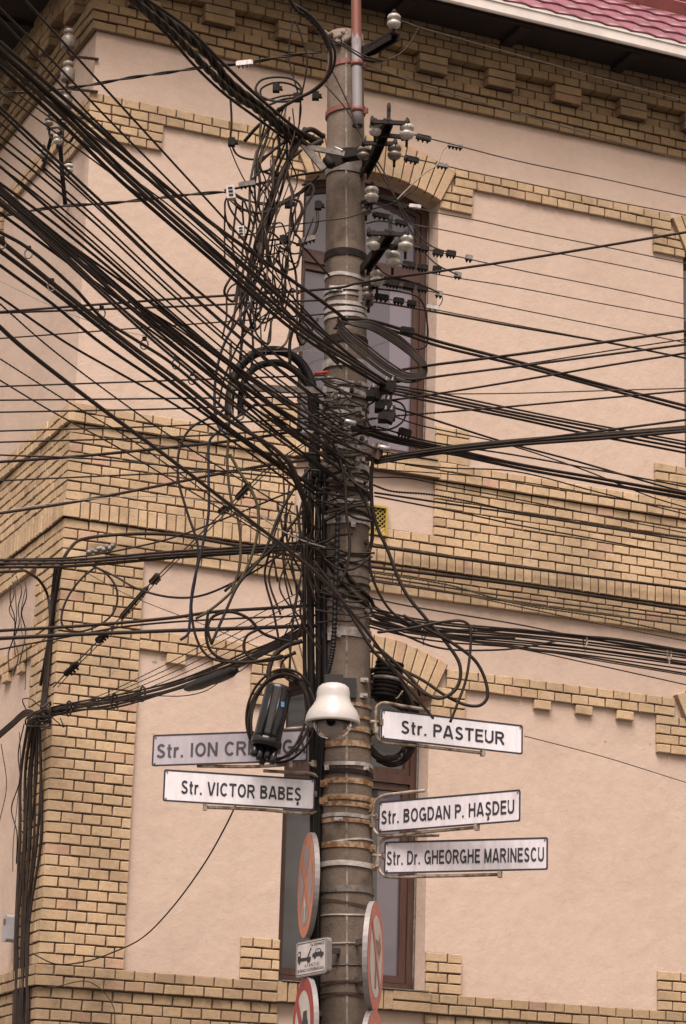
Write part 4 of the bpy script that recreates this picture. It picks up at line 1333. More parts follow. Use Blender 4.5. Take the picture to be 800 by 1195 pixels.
for q in ((57, 145), (73, 148)):
    tube(bm, catmull([on_L(q[0], q[1]+4, .34), on_L(q[0]+1, q[1]+14, .33), on_L(q[0]+9, q[1]+17, .31), on_L(q[0]+14, q[1]+8, .3)], 5), .009, 6)
tube(bm, [on_L(55, 150, .34), on_L(75, 148, .33)], .008, 6)
link('arm', bm, 'black_iron', root)
for u, v, mt in ((57, 142, 'porcelain_dirty'), (72, 147, 'porcelain_dirty'), (67, 163, 'porcelain'), (50, 178, 'porcelain'), (80, 197, 'porcelain')):
    insulator(on_L(u, v, .34), .95, root, mt)
# pale connection box at the foot of the corner cables
P = on_L(12, 1083, .05)
root = thing('junction_box', 'small pale grey junction box on the side wall beside the vertical cables', 'junction box', P)
fl = Flat(P, NV, Z, FL.out)
bm = bmesh.new(); fl.prism(bm, rrect(-.07, .03, -.10, .085, .02), -.03, .05); link('body', bm, 'meter', root)
bm = bmesh.new(); fl.prism(bm, rrect(-.05, .01, .02, .06, .01), .05, .053); link('label', bm, 'galv', root)

# ------------------------------------------------------------------ cables
kr = random.Random(21)
def cable(label, w, pts, Y0=14.3, Y1=None, mat='cable', group=None, ext0=0.0, ext1=0.0, twist=0, sub=7, behind=False, pitch=1.0, dz0=0.0, dz1=0.0,
          name='cable', cat='cable', wob=0.0, lift=0.0, parent=None):
    """a run of cable through the listed sight lines; Y0/Y1 distances of its ends (None: level with the other end)"""
    vec = [isinstance(p, Vector) for p in pts]
    if not any(vec):
        if Y0 is None and Y1 is None: raise ValueError(label)
        if Y1 is None: Y1 = level(*pts[-1][:2], at(*pts[0][:2], Y0).z + dz1)
        if Y0 is None: Y0 = level(*pts[0][:2], at(*pts[-1][:2], Y1).z + dz0)
        Y0 = min(max(Y0, 6.5), 17.6); Y1 = min(max(Y1, 6.5), 18.6)
        L_ = [0]
        for a, b_ in zip(pts, pts[1:]): L_.append(L_[-1] + math.dist(a[:2], b_[:2]))
        P = []
        for p, l in zip(pts, L_):
            y = p[2] if len(p) > 2 else 1/(1/Y0 + (1/Y1-1/Y0)*l/L_[-1])
            P.append(at(p[0], p[1], y))
    else:
        P = [p if isinstance(p, Vector) else at(*p) for p in pts]
    if wob:
        P = [p + Vector((kr.uniform(-wob, wob), kr.uniform(-wob, wob), kr.uniform(-wob, wob))) if 0 < i < len(P)-1 else p for i, p in enumerate(P)]
    mid = P[len(P)//2]
    C = catmull(P, sub)
    if ext0:
        d = (C[0]-C[1]).normalized(); C = [C[0] + d*ext0, C[0] + d*ext0*.5] + C
    if ext1:
        d = (C[-1]-C[-2]).normalized(); C = C + [C[-1] + d*ext1*.5, C[-1] + d*ext1]
    # thickness from the end nearest the pole
    yy = min(P, key=lambda p: abs(p.y-14.3)).y
    r = w/2*yy*1.08/FPX*(.78 if group == GU else .95)
    if not behind:
        for i, p in enumerate(C):
            if 2.5 < p.z < AX1.z:
                c = axis_z(p.z); R_ = prad(p.z) + r + .004 + lift
                x = p.x-c.x
                if abs(x) < R_ and p.y < PY + .3:
                    lim = c.y - math.sqrt(R_*R_-x*x)
                    if p.y > lim: C[i] = Vector((p.x, lim, p.z))
    bm = bmesh.new()
    if twist:
        # resample finely, then wind strands round the run
        L_ = [0]
        for a, b_ in zip(C, C[1:]): L_.append(L_[-1] + (b_-a).length)
        step = max(.012, r*.9); n = min(900, max(8, int(L_[-1]/step)))
        D = []; j = 0
        for i in range(n+1):
            t = L_[-1]*i/n
            while j < len(L_)-2 and L_[j+1] < t: j += 1
            D.append(C[j].lerp(C[j+1], (t-L_[j])/max(1e-9, L_[j+1]-L_[j])))
        fr = frames(D); rs = r*(.54 if twist == 2 else .5)
        for k in range(twist):
            q = []
            for i, (p, (t, u, v)) in enumerate(zip(D, fr)):
                a = 2*math.pi*k/twist + i*step/(r*pitch*(7.0 if twist == 2 else 12.0))*2*math.pi*.9
                q.append(p + (u*math.cos(a) + v*math.sin(a))*r*.52)
            tube(bm, q, rs, 5)
    else:
        tube(bm, C, r, 8 if w > 4.5 else 6)
    o = link(name, bm, mat, parent)
    if parent is None: tag(o, label, cat, group)
    return o

def sheaf(label, group, n, w, pts, spread, Y0=None, Y1=14.3, conv=.35, mats=('cable', 'cable', 'cable_grey'), **kw):
    """n separate cables running side by side; spread in px at the first point, conv times that at the last"""
    for i in range(n):
        f = (i/(n-1)-.5 if n > 1 else 0)*2
        jit = kr.uniform(-.15, .15)
        q = []
        for j, p in enumerate(pts):
            k = 1 + (conv-1)*j/(len(pts)-1)
            a = pts[max(0, j-1)]; b_ = pts[min(len(pts)-1, j+1)]
            dx, dy = b_[0]-a[0], b_[1]-a[1]; l = math.hypot(dx, dy)
            o_ = (f+jit)*spread/2*k + kr.uniform(-.6, .6)
            q.append((p[0]-dy/l*o_, p[1]+dx/l*o_))
        dy0 = (f)*0.03
        cable(label, w*kr.uniform(.85, 1.15), q, Y0, Y1 if Y1 is None else Y1 - .05*kr.random(), mat=kr.choice(mats), group=group, **kw)

# --- the great sheaf coming down from the upper left
GU = 'cables sweeping down from the upper left to the pole'
UL = dict(Y0=None, Y1=14.28, ext0=4.0, group=GU)
cable('thin black cable from the top edge, uppermost straight line of the left sheaf', 2.8, [(29, 0), (115, 95), (200, 188), (280, 276), (340, 345), (392, 402)], **UL)
cable('thin black cable starting high on the left edge, second line from the top', 2.6, [(0, 10), (62, 72), (125, 138), (200, 214), (300, 315), (395, 424)], **UL)
cable('thin black cable just under the second line, crossing the side wall insulators', 2.8, [(0, 22), (102, 132), (135, 164), (210, 240), (310, 338), (398, 430)], **UL)
cable('thick smooth black cable ending in a clamp on the front of the pole', 5.6, [(0, 50), (85, 124), (172, 200), (250, 263), (330, 320), (388, 361), (404, 374)], mat='cable', **UL)
cable('thick black cable running just beneath the smooth clamped one', 4.6, [(0, 58), (90, 138), (180, 215), (280, 305), (360, 375), (455, 452)], mat='cable', **UL)
sheaf('one of the parallel thick black cables crossing the pole to the big right clamp', GU, 3, 4.4, [(0, 70), (70, 134), (140, 203), (250, 300), (350, 385), (440, 443), (458, 455)], 13, conv=.5, ext0=4.0, mats=('cable', 'cable_grey', 'twist'))
cable('dark grey cable sagging slightly below the thick pair at the left edge', 3.6, [(0, 125), (80, 200), (140, 256), (200, 313), (290, 388), (380, 462)], mat='cable_grey', **UL)
cable('black cable second below the thick pair, ending beside the steel straps', 3.2, [(0, 131), (60, 188), (115, 240), (200, 322), (290, 402), (384, 476)], **UL)
sheaf('one of the slim black cables bunched under the thick pair', GU, 5, 2.4, [(0, 170), (45, 206), (110, 262), (200, 345), (300, 430), (395, 500)], 40, conv=.55, ext0=4.0)
sheaf('one of the closely packed cables in the dense dark middle of the left sheaf', GU, 6, 3.3, [(0, 225), (50, 266), (100, 309), (200, 396), (300, 474), (396, 540)], 17, conv=2.4, ext0=4.0)
sheaf('one of the black cables fanning out below the dense sheaf', GU, 3, 2.8, [(0, 222), (100, 312), (150, 357), (200, 392), (300, 465), (398, 520)], 7, conv=4.2, ext0=4.0)
cable('cable with spacer rings in the lower left of the sheaf', 4.0, [(0, 271), (30, 288), (85, 335), (120, 372), (160, 398), (200, 424), (262, 478), (335, 548), (360, 600)], Y0=None, Y1=14.25, ext0=4, group=GU)
cable('thick cable hung beneath the spacer rings', 6.0, [(0, 281), (60, 330), (120, 378), (160, 409), (200, 438), (262, 487), (335, 538), (360, 602)], Y0=None, Y1=14.22, ext0=4, group=GU, mat='cable_grey')
cable('second thick cable hung beneath the spacer rings', 5.4, [(0, 293), (60, 338), (120, 385), (160, 416), (200, 446), (270, 502), (370, 572)], Y0=None, Y1=14.22, ext0=4, group=GU)
cable('lone black cable below the ringed pair, meeting the brick belt', 3.8, [(0, 310), (60, 354), (117, 400), (200, 456), (290, 520), (372, 580)], **UL)
cable('slim black cable third from the bottom of the left sheaf', 3.0, [(0, 347), (77, 400), (140, 436), (200, 470), (290, 528), (372, 590)], **UL)
cable('braided thin wire zigzagging across the corner of the building', 2.6, [(0, 355), (52, 401), (110, 446), (200, 510), (290, 566), (372, 618)], twist=2, mat='twist', **UL)
cable('long black cable sweeping low across the corner and in front of the pole', 4.0, [(0, 382), (22, 402), (100, 463), (200, 537), (282, 600), (340, 645), (376, 676), (430, 740), (462, 785), (505, 838)], Y0=None, Y1=14.15, ext0=4, group=GU)
cable('braided wire over the top corner of the brick belt', 2.4, [(0, 419), (92, 477), (140, 505), (200, 546), (290, 610), (372, 660)], twist=2, mat='twist', **UL)
cable('thin brown wire, lowest of the lines from the left edge', 2.0, [(0, 444), (60, 480), (130, 518), (200, 560), (300, 620), (380, 672)], mat='cable_brown', **UL)
cable('hair thin pale wire crossing beneath the spacer rings', 1.0, [(0, 328), (60, 357), (120, 380), (200, 398), (260, 408), (370, 410)], mat='cable_pale', Y0=None, Y1=14.3, ext0=4, group=GU)
sheaf('one of the slim black cables slanting to the crowded straps of the pole', GU, 3, 2.4, [(150, 205), (200, 243), (270, 302), (330, 352), (395, 410)], 20, Y0=12.3, Y1=14.28, conv=.6, ext0=6)
sheaf('one of the thick cables landing low on the pole above the wide strap', GU, 3, 3.8, [(130, 332), (225, 402), (300, 470), (350, 512), (402, 552)], 22, Y0=11.9, Y1=14.26, conv=1.2, ext0=6, mats=('cable_grey', 'cable', 'twist'))
sheaf('one of the cables passing the crowded straps towards the right hand clamp', GU, 2, 3.8, [(120, 310), (230, 402), (330, 472), (400, 512), (440, 530)], 16, Y0=11.8, Y1=14.22, conv=.5, ext0=6, mats=('cable_grey', 'cable'))
# spacer rings and ties
for u, v, Y in ((60, 334, 10.9), (33, 296, 10.6), (118, 366, 11.6), (168, 402, 12.1), (205, 425, 12.4), (224, 443, 12.6), (2, 285, 10.3)):
    root = thing('spacer_ring', 'small wire spacer ring holding the thick cables in the lower left sheaf', 'cable ring', at(u, v, Y), 'spacer rings on the thick left cables')
    bm = bmesh.new(); c = at(u, v, Y-.05); k = pxm(u, v, Y)
    tube(bm, [c + (X*math.cos(R(a))*4.5 + Z*math.sin(R(a))*6)*k for a in range(0, 361, 30)], .9*k, 6)
    link('ring', bm, 'galv', root)
    bm = bmesh.new(); box(bm, c + Z*7*k, X, Y_, Z, 2.5*k, .01, 2*k); link('ferrule', bm, 'clamp', root)

# --- heavy twisted leads at the pole head
GT = 'heavy twisted leads tied to the pole head'
cable('heavy twisted lead from the top edge to the tensioner left of the pole', 11, [(158, -4), (200, 28), (240, 62), (268, 96), (300, 122), (330, 148), (352, 158), (372, 166)], None, 14.35, twist=3, mat='twist', ext0=4, group=GT)
cable('lower twisted lead beside the heaviest one, frayed at the tensioner', 9, [(150, -4), (196, 34), (235, 74), (270, 108), (305, 132), (338, 160), (360, 172)], None, 14.3, twist=3, mat='twist', ext0=4, group=GT)
cable('loose black cable hugging the top of the heavy twisted lead', 4.2, [(166, -4), (215, 30), (262, 76), (300, 112), (345, 150), (374, 168)], None, 14.3, ext0=4, group=GT)
cable('loose dark cable sagging under the heavy twisted lead', 3.4, [(146, -4), (190, 36), (228, 78), (262, 110), (300, 138), (346, 172)], None, 14.3, mat='cable_grey', ext0=4, group=GT)
cable('twisted lead dropping from the top edge to the pole head', 6, [(335, -4), (345, 12), (360, 22), (374, 38), (384, 58)], 13.5, 14.35, twist=3, mat='twist', ext0=3, group=GT)
cable('black lead bowed round the pole head and back down left', 4.4, [(338, 3), (362, 18), (380, 42), (386, 65), (382, 88), (366, 105), (345, 116), (325, 128), (300, 148), (285, 165)], 13.7, 14.2, group=GT)
cable('second black lead bowed beside the pole head', 3.6, [(345, 6), (372, 30), (390, 58), (388, 80), (372, 102), (352, 113), (330, 124)], 13.75, 14.2, group=GT)
cable('slim lead crossing the pole head to the red pipe', 2.2, [(352, 10), (378, 40), (404, 56), (426, 69), (446, 72)], 14.0, 14.15, group=GT)
cable('black cable along the cornice from the left edge to a pale clamp', 4.4, [(0, 109), (40, 107), (100, 100), (150, 91), (200, 84), (240, 78), (285, 74), (330, 66), (375, 60)], None, 14.4, twist=2, pitch=5, mat='cable', ext0=5, group='near level cables left of the upper pole')
cable('black twisted cable level with the lower edge of the arch, from the left edge', 4.6, [(0, 252), (70, 241), (130, 237), (185, 231), (235, 226), (268, 225), (285, 233), (320, 238), (350, 225), (372, 205)], None, 14.4, twist=2, pitch=5, mat='cable', ext0=5, group='near level cables left of the upper pole')
cable('black cable above the twisted one, ending at the collar', 3.0, [(262, 222), (290, 217), (320, 210), (350, 204), (378, 200)], 14.2, 14.4, group='near level cables left of the upper pole')

# --- near level cables on the left
GH = 'slack cables crossing left of the pole almost level'
LH = dict(Y1=14.4, Y0=None, ext0=6, group=GH)
cable('long cable crossing the whole picture past the pole, rising to the right edge', 3.2, [(0, 364), (200, 349), (400, 335), (415, 331), (600, 304), (800, 271)], Y0=14.9, Y1=13.4, ext0=5, ext1=4, group=GH)
cable('long cable crossing the whole picture, sinking beyond the pole to the right', 2.8, [(0, 365), (200, 358), (395, 350), (427, 351), (600, 381), (700, 398), (800, 418)], Y0=14.9, Y1=16.2, ext0=5, ext1=4, group=GH)
for pts, w, lb in (([(0, 395), (200, 380), (350, 369), (382, 366)], 1.9, 'thin level wire crossing beneath the two longest lines'),
                   ([(0, 451), (200, 444), (378, 438)], 2.2, 'level wire highest above the brick belt, left of the pole'),
                   ([(0, 467), (200, 465), (378, 463)], 2.2, 'level wire just over the top corner of the brick belt'),
                   ([(0, 481), (200, 477), (378, 470)], 2.2, 'level wire touching the top edge of the brick belt'),
                   ([(0, 503), (200, 497), (378, 487)], 2.1, 'level wire along the upper proud bricks of the belt'),
                   ([(0, 516), (200, 510), (378, 499)], 2.2, 'level wire over the shadow line of the brick belt'),
                   ([(0, 531), (100, 535), (200, 544), (378, 562)], 2.2, 'wire falling gently to the right across the brick belt'),
                   ([(0, 561), (200, 552), (378, 545)], 2.1, 'level wire across the plain bricks of the belt')):
    cable(lb, w, pts, **LH)
cable('thicker level cable rising to the right across the belt', 3.8, [(0, 539), (85, 533), (200, 522), (290, 512), (378, 497)], **LH)
cable('grey cable rising to the right in a shallow curve across the soldier bricks', 3.8, [(0, 599), (85, 586), (200, 564), (260, 552), (312, 543), (372, 535)], mat='cable_grey', **LH)
cable('pale hair thin wire above the soldier bricks', .9, [(0, 597), (80, 585), (200, 580), (300, 600), (380, 640)], mat='cable_pale', **LH)
sheaf('one of three black cables over the soldier bricks left of the pole', GH, 3, 3.4, [(0, 658), (80, 657), (200, 647), (290, 641), (372, 635)], 8, Y0=15.2, Y1=14.4, conv=.8, ext0=5, mats=('cable',))
cable('bare strand above the three cables, bound with pale tape', 2.2, [(0, 653), (90, 650), (150, 640), (200, 628), (260, 606), (372, 560)], Y0=15.2, Y1=14.4, ext0=5, group=GH)
cable('black cable crossing the corner pier below the soldier bricks', 4.0, [(0, 736), (100, 730), (200, 721), (250, 714), (310, 710), (372, 706)], **LH)
cable('heavier black cable crossing the corner pier, lowest of the level pair', 4.8, [(0, 745), (100, 740), (200, 736), (290, 733), (372, 730)], **LH)
cable('thin black cable between the pair over the corner pier', 2.4, [(90, 741), (140, 732), (200, 726), (270, 722), (372, 718)], **LH)
cable('cable sagging from the brick corner under the plaster to the pole', 3.0, [(107, 660), (133, 672), (160, 687), (200, 697), (235, 695), (287, 672), (330, 645), (372, 612)], Y0=16.4, Y1=14.4, group=GH)
cable('round loop of slack cable hanging against the corner pier', 2.6, [(112, 661), (95, 675), (80, 695), (72, 716), (73, 730), (90, 737), (110, 732), (128, 720), (136, 705), (135, 685), (122, 668), (109, 661)], Y0=16.5, Y1=16.5, group='slack loops of cable')
cable('black cable arching over the brick corner to run along the wall', 4.2, [on_L(47, 800, .05), on_L(56, 750, .06), on_L(66, 690, .08), at(74, 652, 17.75), at(84, 637, 17.8), on_R(102, 628, .09), on_R(137, 624, .09), on_R(200, 624, .09), on_R(262, 634, .09), on_R(340, 648, .09), on_R(430, 661, .09), on_R(600, 682, .09), on_R(800, 712, .09)], ext1=3, group='cables clipped along the brick belt')

# --- cables clipped to the facade right of the pole
GF = 'cables clipped along the brick belt'
for pts, w, lb, mt in (([(340, 626), (432, 637), (600, 661), (800, 687)], 3.6, 'black cable clipped along the top of the soldier bricks', 'cable'),
                       ([(340, 658), (432, 672), (600, 697), (800, 723)], 2.2, 'thin grey cable clipped below the soldier bricks', 'cable_grey'),
                       ([(340, 664), (432, 678), (600, 703), (800, 730)], 2.2, 'second thin grey cable clipped below the soldier bricks', 'cable_grey')):
    cable(lb, w, [on_R(u, v, .10) for u, v in pts], mat=mt, group=GF, ext1=3)
cable('olive green twisted wire drooping below the soldier bricks', 2.6, [on_R(432, 668, .16), on_R(520, 682, .16), on_R(600, 704, .16), on_R(700, 720, .16), on_R(800, 741, .16)], mat='cable_green', twist=2, group=GF, ext1=3)
cable('brownish twisted wire drooping under the olive one', 2.2, [on_R(432, 676, .2), on_R(520, 690, .2), on_R(600, 707, .2), on_R(700, 728, .2), on_R(800, 748, .2)], mat='cable_brown', twist=2, group=GF, ext1=3)

# --- thin wires from the insulators to the right
GW = 'thin bare wires running right from the insulators'
WR = dict(mat='bare_wire', ext1=4, group=GW)
wires = [('bare wire from the topmost insulator under the eaves', 1.6, [(461, 24), (470, 25), (487, 31), (540, 46), (600, 63), (700, 91), (800, 118)], 13.95, 18.2),
         ('dark wire leaving the red pipe and crossing the cornice bricks', 2.0, [(424, 75), (500, 101), (600, 131), (700, 160), (800, 188)], 14.25, 18.2),
         ('wire from the upper bracket across the plaster under the cornice', 1.7, [(478, 156), (530, 169), (600, 187), (700, 208), (800, 230)], 13.8, 16.6),
         ('wire running just above the upper string course', 1.7, [(462, 181), (500, 189), (547, 200), (600, 211), (700, 232), (800, 251)], 14.0, 16.6),
         ('wire from the lone insulator beside the window arch', 1.6, [(437, 227), (491, 244), (560, 258), (600, 267), (700, 287), (798, 307)], 14.2, 16.6),
         ('wire crossing the plaster second below the string course', 1.5, [(430, 246), (459, 257), (520, 269), (600, 286), (700, 305), (798, 325)], 14.35, 16.6),
         ('wire from the middle bracket insulator with paired clamps', 1.6, [(477, 286), (502, 292), (600, 314), (700, 334), (800, 355)], 13.85, 16.6),
         ('wire below the paired clamp wire, ending over the right window', 1.6, [(462, 306), (500, 318), (600, 335), (700, 354), (800, 372)], 14.0, 16.6),
         ('wire from the insulator beside the pale straps', 1.6, [(444, 327), (470, 334), (512, 342), (600, 360), (700, 380), (800, 400)], 14.2, 16.6),
         ('lowest bare wire beside the pole straps', 1.5, [(434, 346), (480, 354), (507, 361), (600, 379), (660, 390), (720, 402)], 14.3, 16.4)]
for lb, w, pts, y0, y1 in wires: cable(lb, w, pts, y0, y1, **WR)
GJ = 'jumper wires between the insulators'
for lb, w, pts, y0, y1, mt in (
        ('grey jumper looping from the pole head to the topmost insulator wire', 1.8, [(400, 50), (412, 58), (430, 67), (448, 70), (466, 63), (480, 48), (488, 33)], 14.2, 14.2, 'cable_grey'),
        ('slim black jumper slanting down from the pole head to the clamps', 1.8, [(385, 78), (400, 108), (422, 160), (440, 195), (470, 245), (500, 285), (532, 297)], 14.2, 14.1, 'cable'),
        ('second slim black jumper slanting from the left of the pole head', 1.8, [(379, 99), (404, 128), (424, 163), (450, 205), (475, 262), (505, 305), (534, 321)], 14.25, 14.1, 'cable'),
        ('grey jumper curving across the pole under the collar', 1.7, [(300, 268), (345, 262), (381, 257), (405, 254), (435, 244), (458, 237), (480, 224)], 14.3, 14.2, 'cable_grey'),
        ('pale jumper hooked between two clamp wires above the window', 1.8, [(521, 170), (515, 178), (510, 192), (498, 200), (480, 216), (462, 234)], 14.2, 14.2, 'cable_pale'),
        ('black jumper from the middle bracket to the lower clamps', 2.0, [(436, 308), (450, 320), (478, 328), (500, 336), (512, 342)], 14.1, 14.3, 'cable'),
        ('black jumper hanging down the window frame', 2.2, [(440, 337), (470, 341), (488, 347), (495, 358), (498, 375), (499, 392), (496, 405), (480, 408)], 14.25, 14.4, 'cable'),
        ('short jumper arched beside the lone upper insulator', 1.8, [(427, 261), (440, 258), (452, 259), (462, 262)], 14.3, 14.3, 'cable'),
        ('tiny hooked jumper at the end of the lower clamps', 1.2, [(514, 342), (516, 350), (512, 357), (506, 360)], 14.6, 14.6, 'cable_grey')):
    cable(lb, w, pts, y0, y1, mat=mt, group=GJ)

# ribbed clamps threaded on those wires
def clamp(u, v, Y, ln, h, ang, mat, label, grp, teeth=3):
    p = at(u, v, Y); k = pxm(u, v, Y)
    a = R(ang); ax = (X*math.cos(a) - Z*math.sin(a)); az = (X*math.sin(a) + Z*math.cos(a))
    root = thing('wire_clamp', label, 'wire clamp', p, grp)
    bm = bmesh.new()
    box(bm, p, ax, Y_, az, ln/2*k, 2.2*k, h/2*k)
    box(bm, p + az*h*.55*k, ax, Y_, az, ln*.42*k, 1.5*k, h*.18*k)
    link('body', bm, mat, root)
    for i in range(teeth):
        bm = bmesh.new()
        c = p + ax*(i-(teeth-1)/2)*ln/(teeth+.3)*k
        lathe(bm, c - az*h*.45*k, -az, [(1.5*k, 0), (1.5*k, 2*k), (.9*k, 2.1*k), (.9*k, 3.4*k)], 8); link('screw', bm, 'black_iron' if mat != 'zinc_clamp' else 'galv', root)
    return root
GC = 'ribbed clamps on the thin right hand wires'
for lb, lst in (('black ribbed clamp on the thin wires beside the upper bracket', [(494, 161, 14.05, 18, 5, 12, 'clamp', 3), (480, 186, 14.1, 18, 5, 12, 'clamp', 3)]),
                ('pale grey clamp at the joint above the window arch', [(531, 170, 14.4, 18, 4, 10, 'galv', 4), (516, 193, 14.3, 14, 4, 10, 'galv', 3)]),
                ('black ribbed clamp in front of the arched top pane', [(451, 232, 14.25, 17, 5, 14, 'clamp', 4), (468, 240, 14.3, 13, 5, 14, 'clamp', 3), (446, 252, 14.4, 24, 4.5, 10, 'clamp', 4), (468, 260, 14.4, 15, 4.5, 12, 'clamp', 3)]),
                ('small pale sleeve on the thin wire at the window frame', [(484, 241, 14.4, 14, 3.5, 6, 'zinc_clamp', 1), (547, 301, 14.4, 9, 5, 8, 'galv', 2), (534, 321, 14.3, 9, 5, 8, 'galv', 2), (512, 343, 14.4, 9, 5, 8, 'galv', 2), (505, 359, 14.4, 15, 4, 10, 'zinc_clamp', 2)]),
                ('black ribbed clamp on the wires of the middle bracket', [(492, 289, 13.95, 17, 5, 12, 'clamp', 4), (511, 295, 14.0, 13, 5, 10, 'clamp', 3), (526, 296, 14.1, 12, 5.5, 8, 'clamp', 3), (477, 309, 14.1, 16, 5.5, 10, 'clamp', 4), (493, 312, 14.15, 13, 5, 8, 'clamp', 3), (510, 314, 14.2, 11, 5, 8, 'clamp', 3)]),
                ('black ribbed clamp on the lowest insulator wires', [(458, 331, 14.25, 16, 5.5, 10, 'clamp', 4), (477, 334, 14.3, 13, 5, 10, 'clamp', 4), (493, 337, 14.35, 13, 4.5, 8, 'clamp', 3), (445, 347, 14.3, 17, 5.5, 8, 'clamp', 3), (465, 351, 14.35, 13, 5, 8, 'clamp', 3), (480, 354, 14.4, 11, 5, 8, 'clamp', 3)]),
                ('black ribbed clamp on the thick cable right of the straps', [(475, 386, 14.2, 17, 6, 8, 'clamp', 5)]),
                ('black toothed clamp hanging below the big right clamp', [(472, 505, 14.35, 16, 7, 15, 'clamp', 4)])):
    for u, v, Y, ln, h, ang, mt, nt_ in lst: clamp(u, v, Y, ln, h, ang, mt, lb, GC, nt_)

# --- thicker cables to the right
GR = 'cables running from the pole to the right edge'
RT = dict(ext1=4, group=GR)
cable('cable rising to the right from the end of the big coil', 3.4, [(455, 434), (497, 427), (600, 414), (700, 400), (800, 386)], 14.3, None, **RT)
cable('cable below it rising gently to the right', 2.8, [(440, 449), (497, 441), (600, 428), (700, 415), (800, 402)], 14.3, None, **RT)
cable('thin wire close above the second rising cable', 1.6, [(497, 442), (600, 427), (700, 411), (785, 398), (800, 396)], 14.4, None, **RT)
cable('cable rising more steeply from the big clamp to the right edge', 2.6, [(457, 467), (500, 461), (600, 445), (700, 428), (800, 412)], 14.2, None, **RT)
cable('thin reddish wire almost level across the plaster', 1.5, [(460, 461), (500, 460), (600, 459), (700, 456), (800, 453)], 14.25, None, mat='rust_brown', **RT)
cable('twisted wire changing to a plain one while rising right', 2.6, [(385, 502), (410, 495), (445, 487), (480, 484), (517, 481)], 14.2, 14.4, twist=2, mat='twist', group=GR)
cable('plain cable rising right from the twisted tail', 2.4, [(517, 481), (600, 474), (700, 465), (800, 456)], 14.4, None, **RT)
sheaf('one of two thick black cables sinking from the pole straps to the right', GR, 2, 4.2, [(398, 374), (430, 376), (475, 389), (507, 400), (600, 423), (700, 450), (800, 476)], 6, Y0=14.25, Y1=None, conv=.7, ext1=4, mats=('cable',))
sheaf('one of the cables leaving the big right clamp towards the right window', GR, 4, 2.8, [(460, 455), (502, 463), (600, 483), (685, 500), (800, 522)], 9, Y0=14.15, Y1=None, conv=1.2, ext1=4, mats=('cable',))
cable('cable sinking steeply to the lower right block of bricks', 2.6, [(457, 475), (500, 488), (585, 515), (675, 539), (775, 568), (800, 574)], 14.2, None, **RT)
cable('thin wire beside the steep cable', 1.8, [(455, 484), (485, 495), (585, 517), (680, 548), (760, 580), (800, 592)], 14.3, None, **RT)
cable('thin cable in the middle of the lower right fan', 2.2, [(440, 498), (500, 515), (600, 531), (700, 549), (800, 568)], 14.3, None, **RT)
sheaf('one of the thick cables rising from the lower right clamp', GR, 3, 4.2, [(437, 538), (480, 531), (530, 524), (600, 517), (700, 509), (800, 501)], 6, Y0=14.2, Y1=None, conv=.9, ext1=4, mats=('cable',))
cable('cable rising just above the thick lower right ones', 2.8, [(440, 536), (530, 523), (600, 515), (700, 503), (800, 490)], 14.2, None, **RT)
sheaf('one of the grey cables sinking side by side under the rising ones', GR, 4, 2.6, [(410, 496), (450, 510), (507, 522), (600, 543), (700, 561), (800, 579)], 7, Y0=14.25, Y1=None, conv=1.0, ext1=4, mats=('cable_grey', 'cable'))
cable('thin wire above the top edge of the brick belt', 1.8, [(445, 538), (520, 546), (600, 550), (700, 575), (800, 600)], 14.3, None, **RT)
cable('thin wire following the top bricks of the belt', 1.6, [(440, 548), (520, 553), (600, 561), (700, 578), (800, 596)], 14.3, 17.6, **RT)
cable('thin wire over the shadow line of the belt', 1.9, [(435, 557), (475, 558), (520, 567), (600, 582), (700, 602), (800, 622)], 14.3, 17.6, **RT)
cable('loosely twisted wire over the bricks right of the pole', 3.0, [(435, 566), (455, 573), (500, 577), (550, 586), (600, 597), (720, 617), (800, 628)], 14.3, 17.2, twist=2, mat='twist', **RT)
cable('black cable parallel under the twisted wire', 2.8, [(437, 575), (510, 586), (600, 599), (720, 618), (800, 631)], 14.3, 17.2, **RT)
cable('thin black cable lowest across the plain bricks of the belt', 2.2, [(437, 579), (550, 601), (600, 612), (700, 630), (800, 649)], 14.3, 17.2, **RT)
GL = 'bundled cables below the brick belt on the right'
sheaf('one of the cables in the tied bundle leaving the pole low on the right', GL, 9, 2.6, [(432, 720), (480, 731), (520, 737), (600, 744), (685, 753), (800, 769)], 21, Y0=14.3, Y1=16.9, conv=1.0, ext1=4, mats=('cable', 'cable', 'cable_grey'))
cable('thick cable bending out of the pole front into the tied bundle', 5.0, [(396, 655), (408, 676), (432, 705), (460, 722), (492, 735), (545, 736), (600, 735), (660, 742), (715, 746), (800, 760)], 14.25, 16.7, group=GL, ext1=4)
cable('second cable bending from the left pipes into the bundle', 4.2, [(370, 640), (392, 672), (425, 712), (470, 733), (520, 741), (600, 745)], 14.22, 15.2, group=GL)
cable('thin twisted pair above the tied bundle', 2.4, [(432, 698), (475, 707), (540, 718), (600, 728), (685, 745), (800, 766)], 14.4, 16.8, twist=2, mat='twist', group=GL, ext1=4)
cable('thin wire sinking below the tied bundle', 1.8, [(455, 735), (530, 745), (600, 754), (680, 768), (800, 788)], 14.4, 16.9, group=GL, ext1=4)
cable('lowest thin wire under the tied bundle', 1.7, [(470, 738), (540, 748), (600, 756), (700, 777), (800, 799)], 14.4, 16.9, group=GL, ext1=4)
cable('black wire parting from the bundle towards the right edge', 2.6, [(500, 738), (600, 756), (680, 766), (740, 776), (800, 786)], 14.5, 16.9, group=GL, ext1=4)
cable('slack cable bowed level under the tied bundle', 2.6, [(432, 728), (455, 735), (478, 744), (500, 753), (525, 758), (560, 759), (600, 757), (650, 748)], 14.3, 15.4, group=GL)
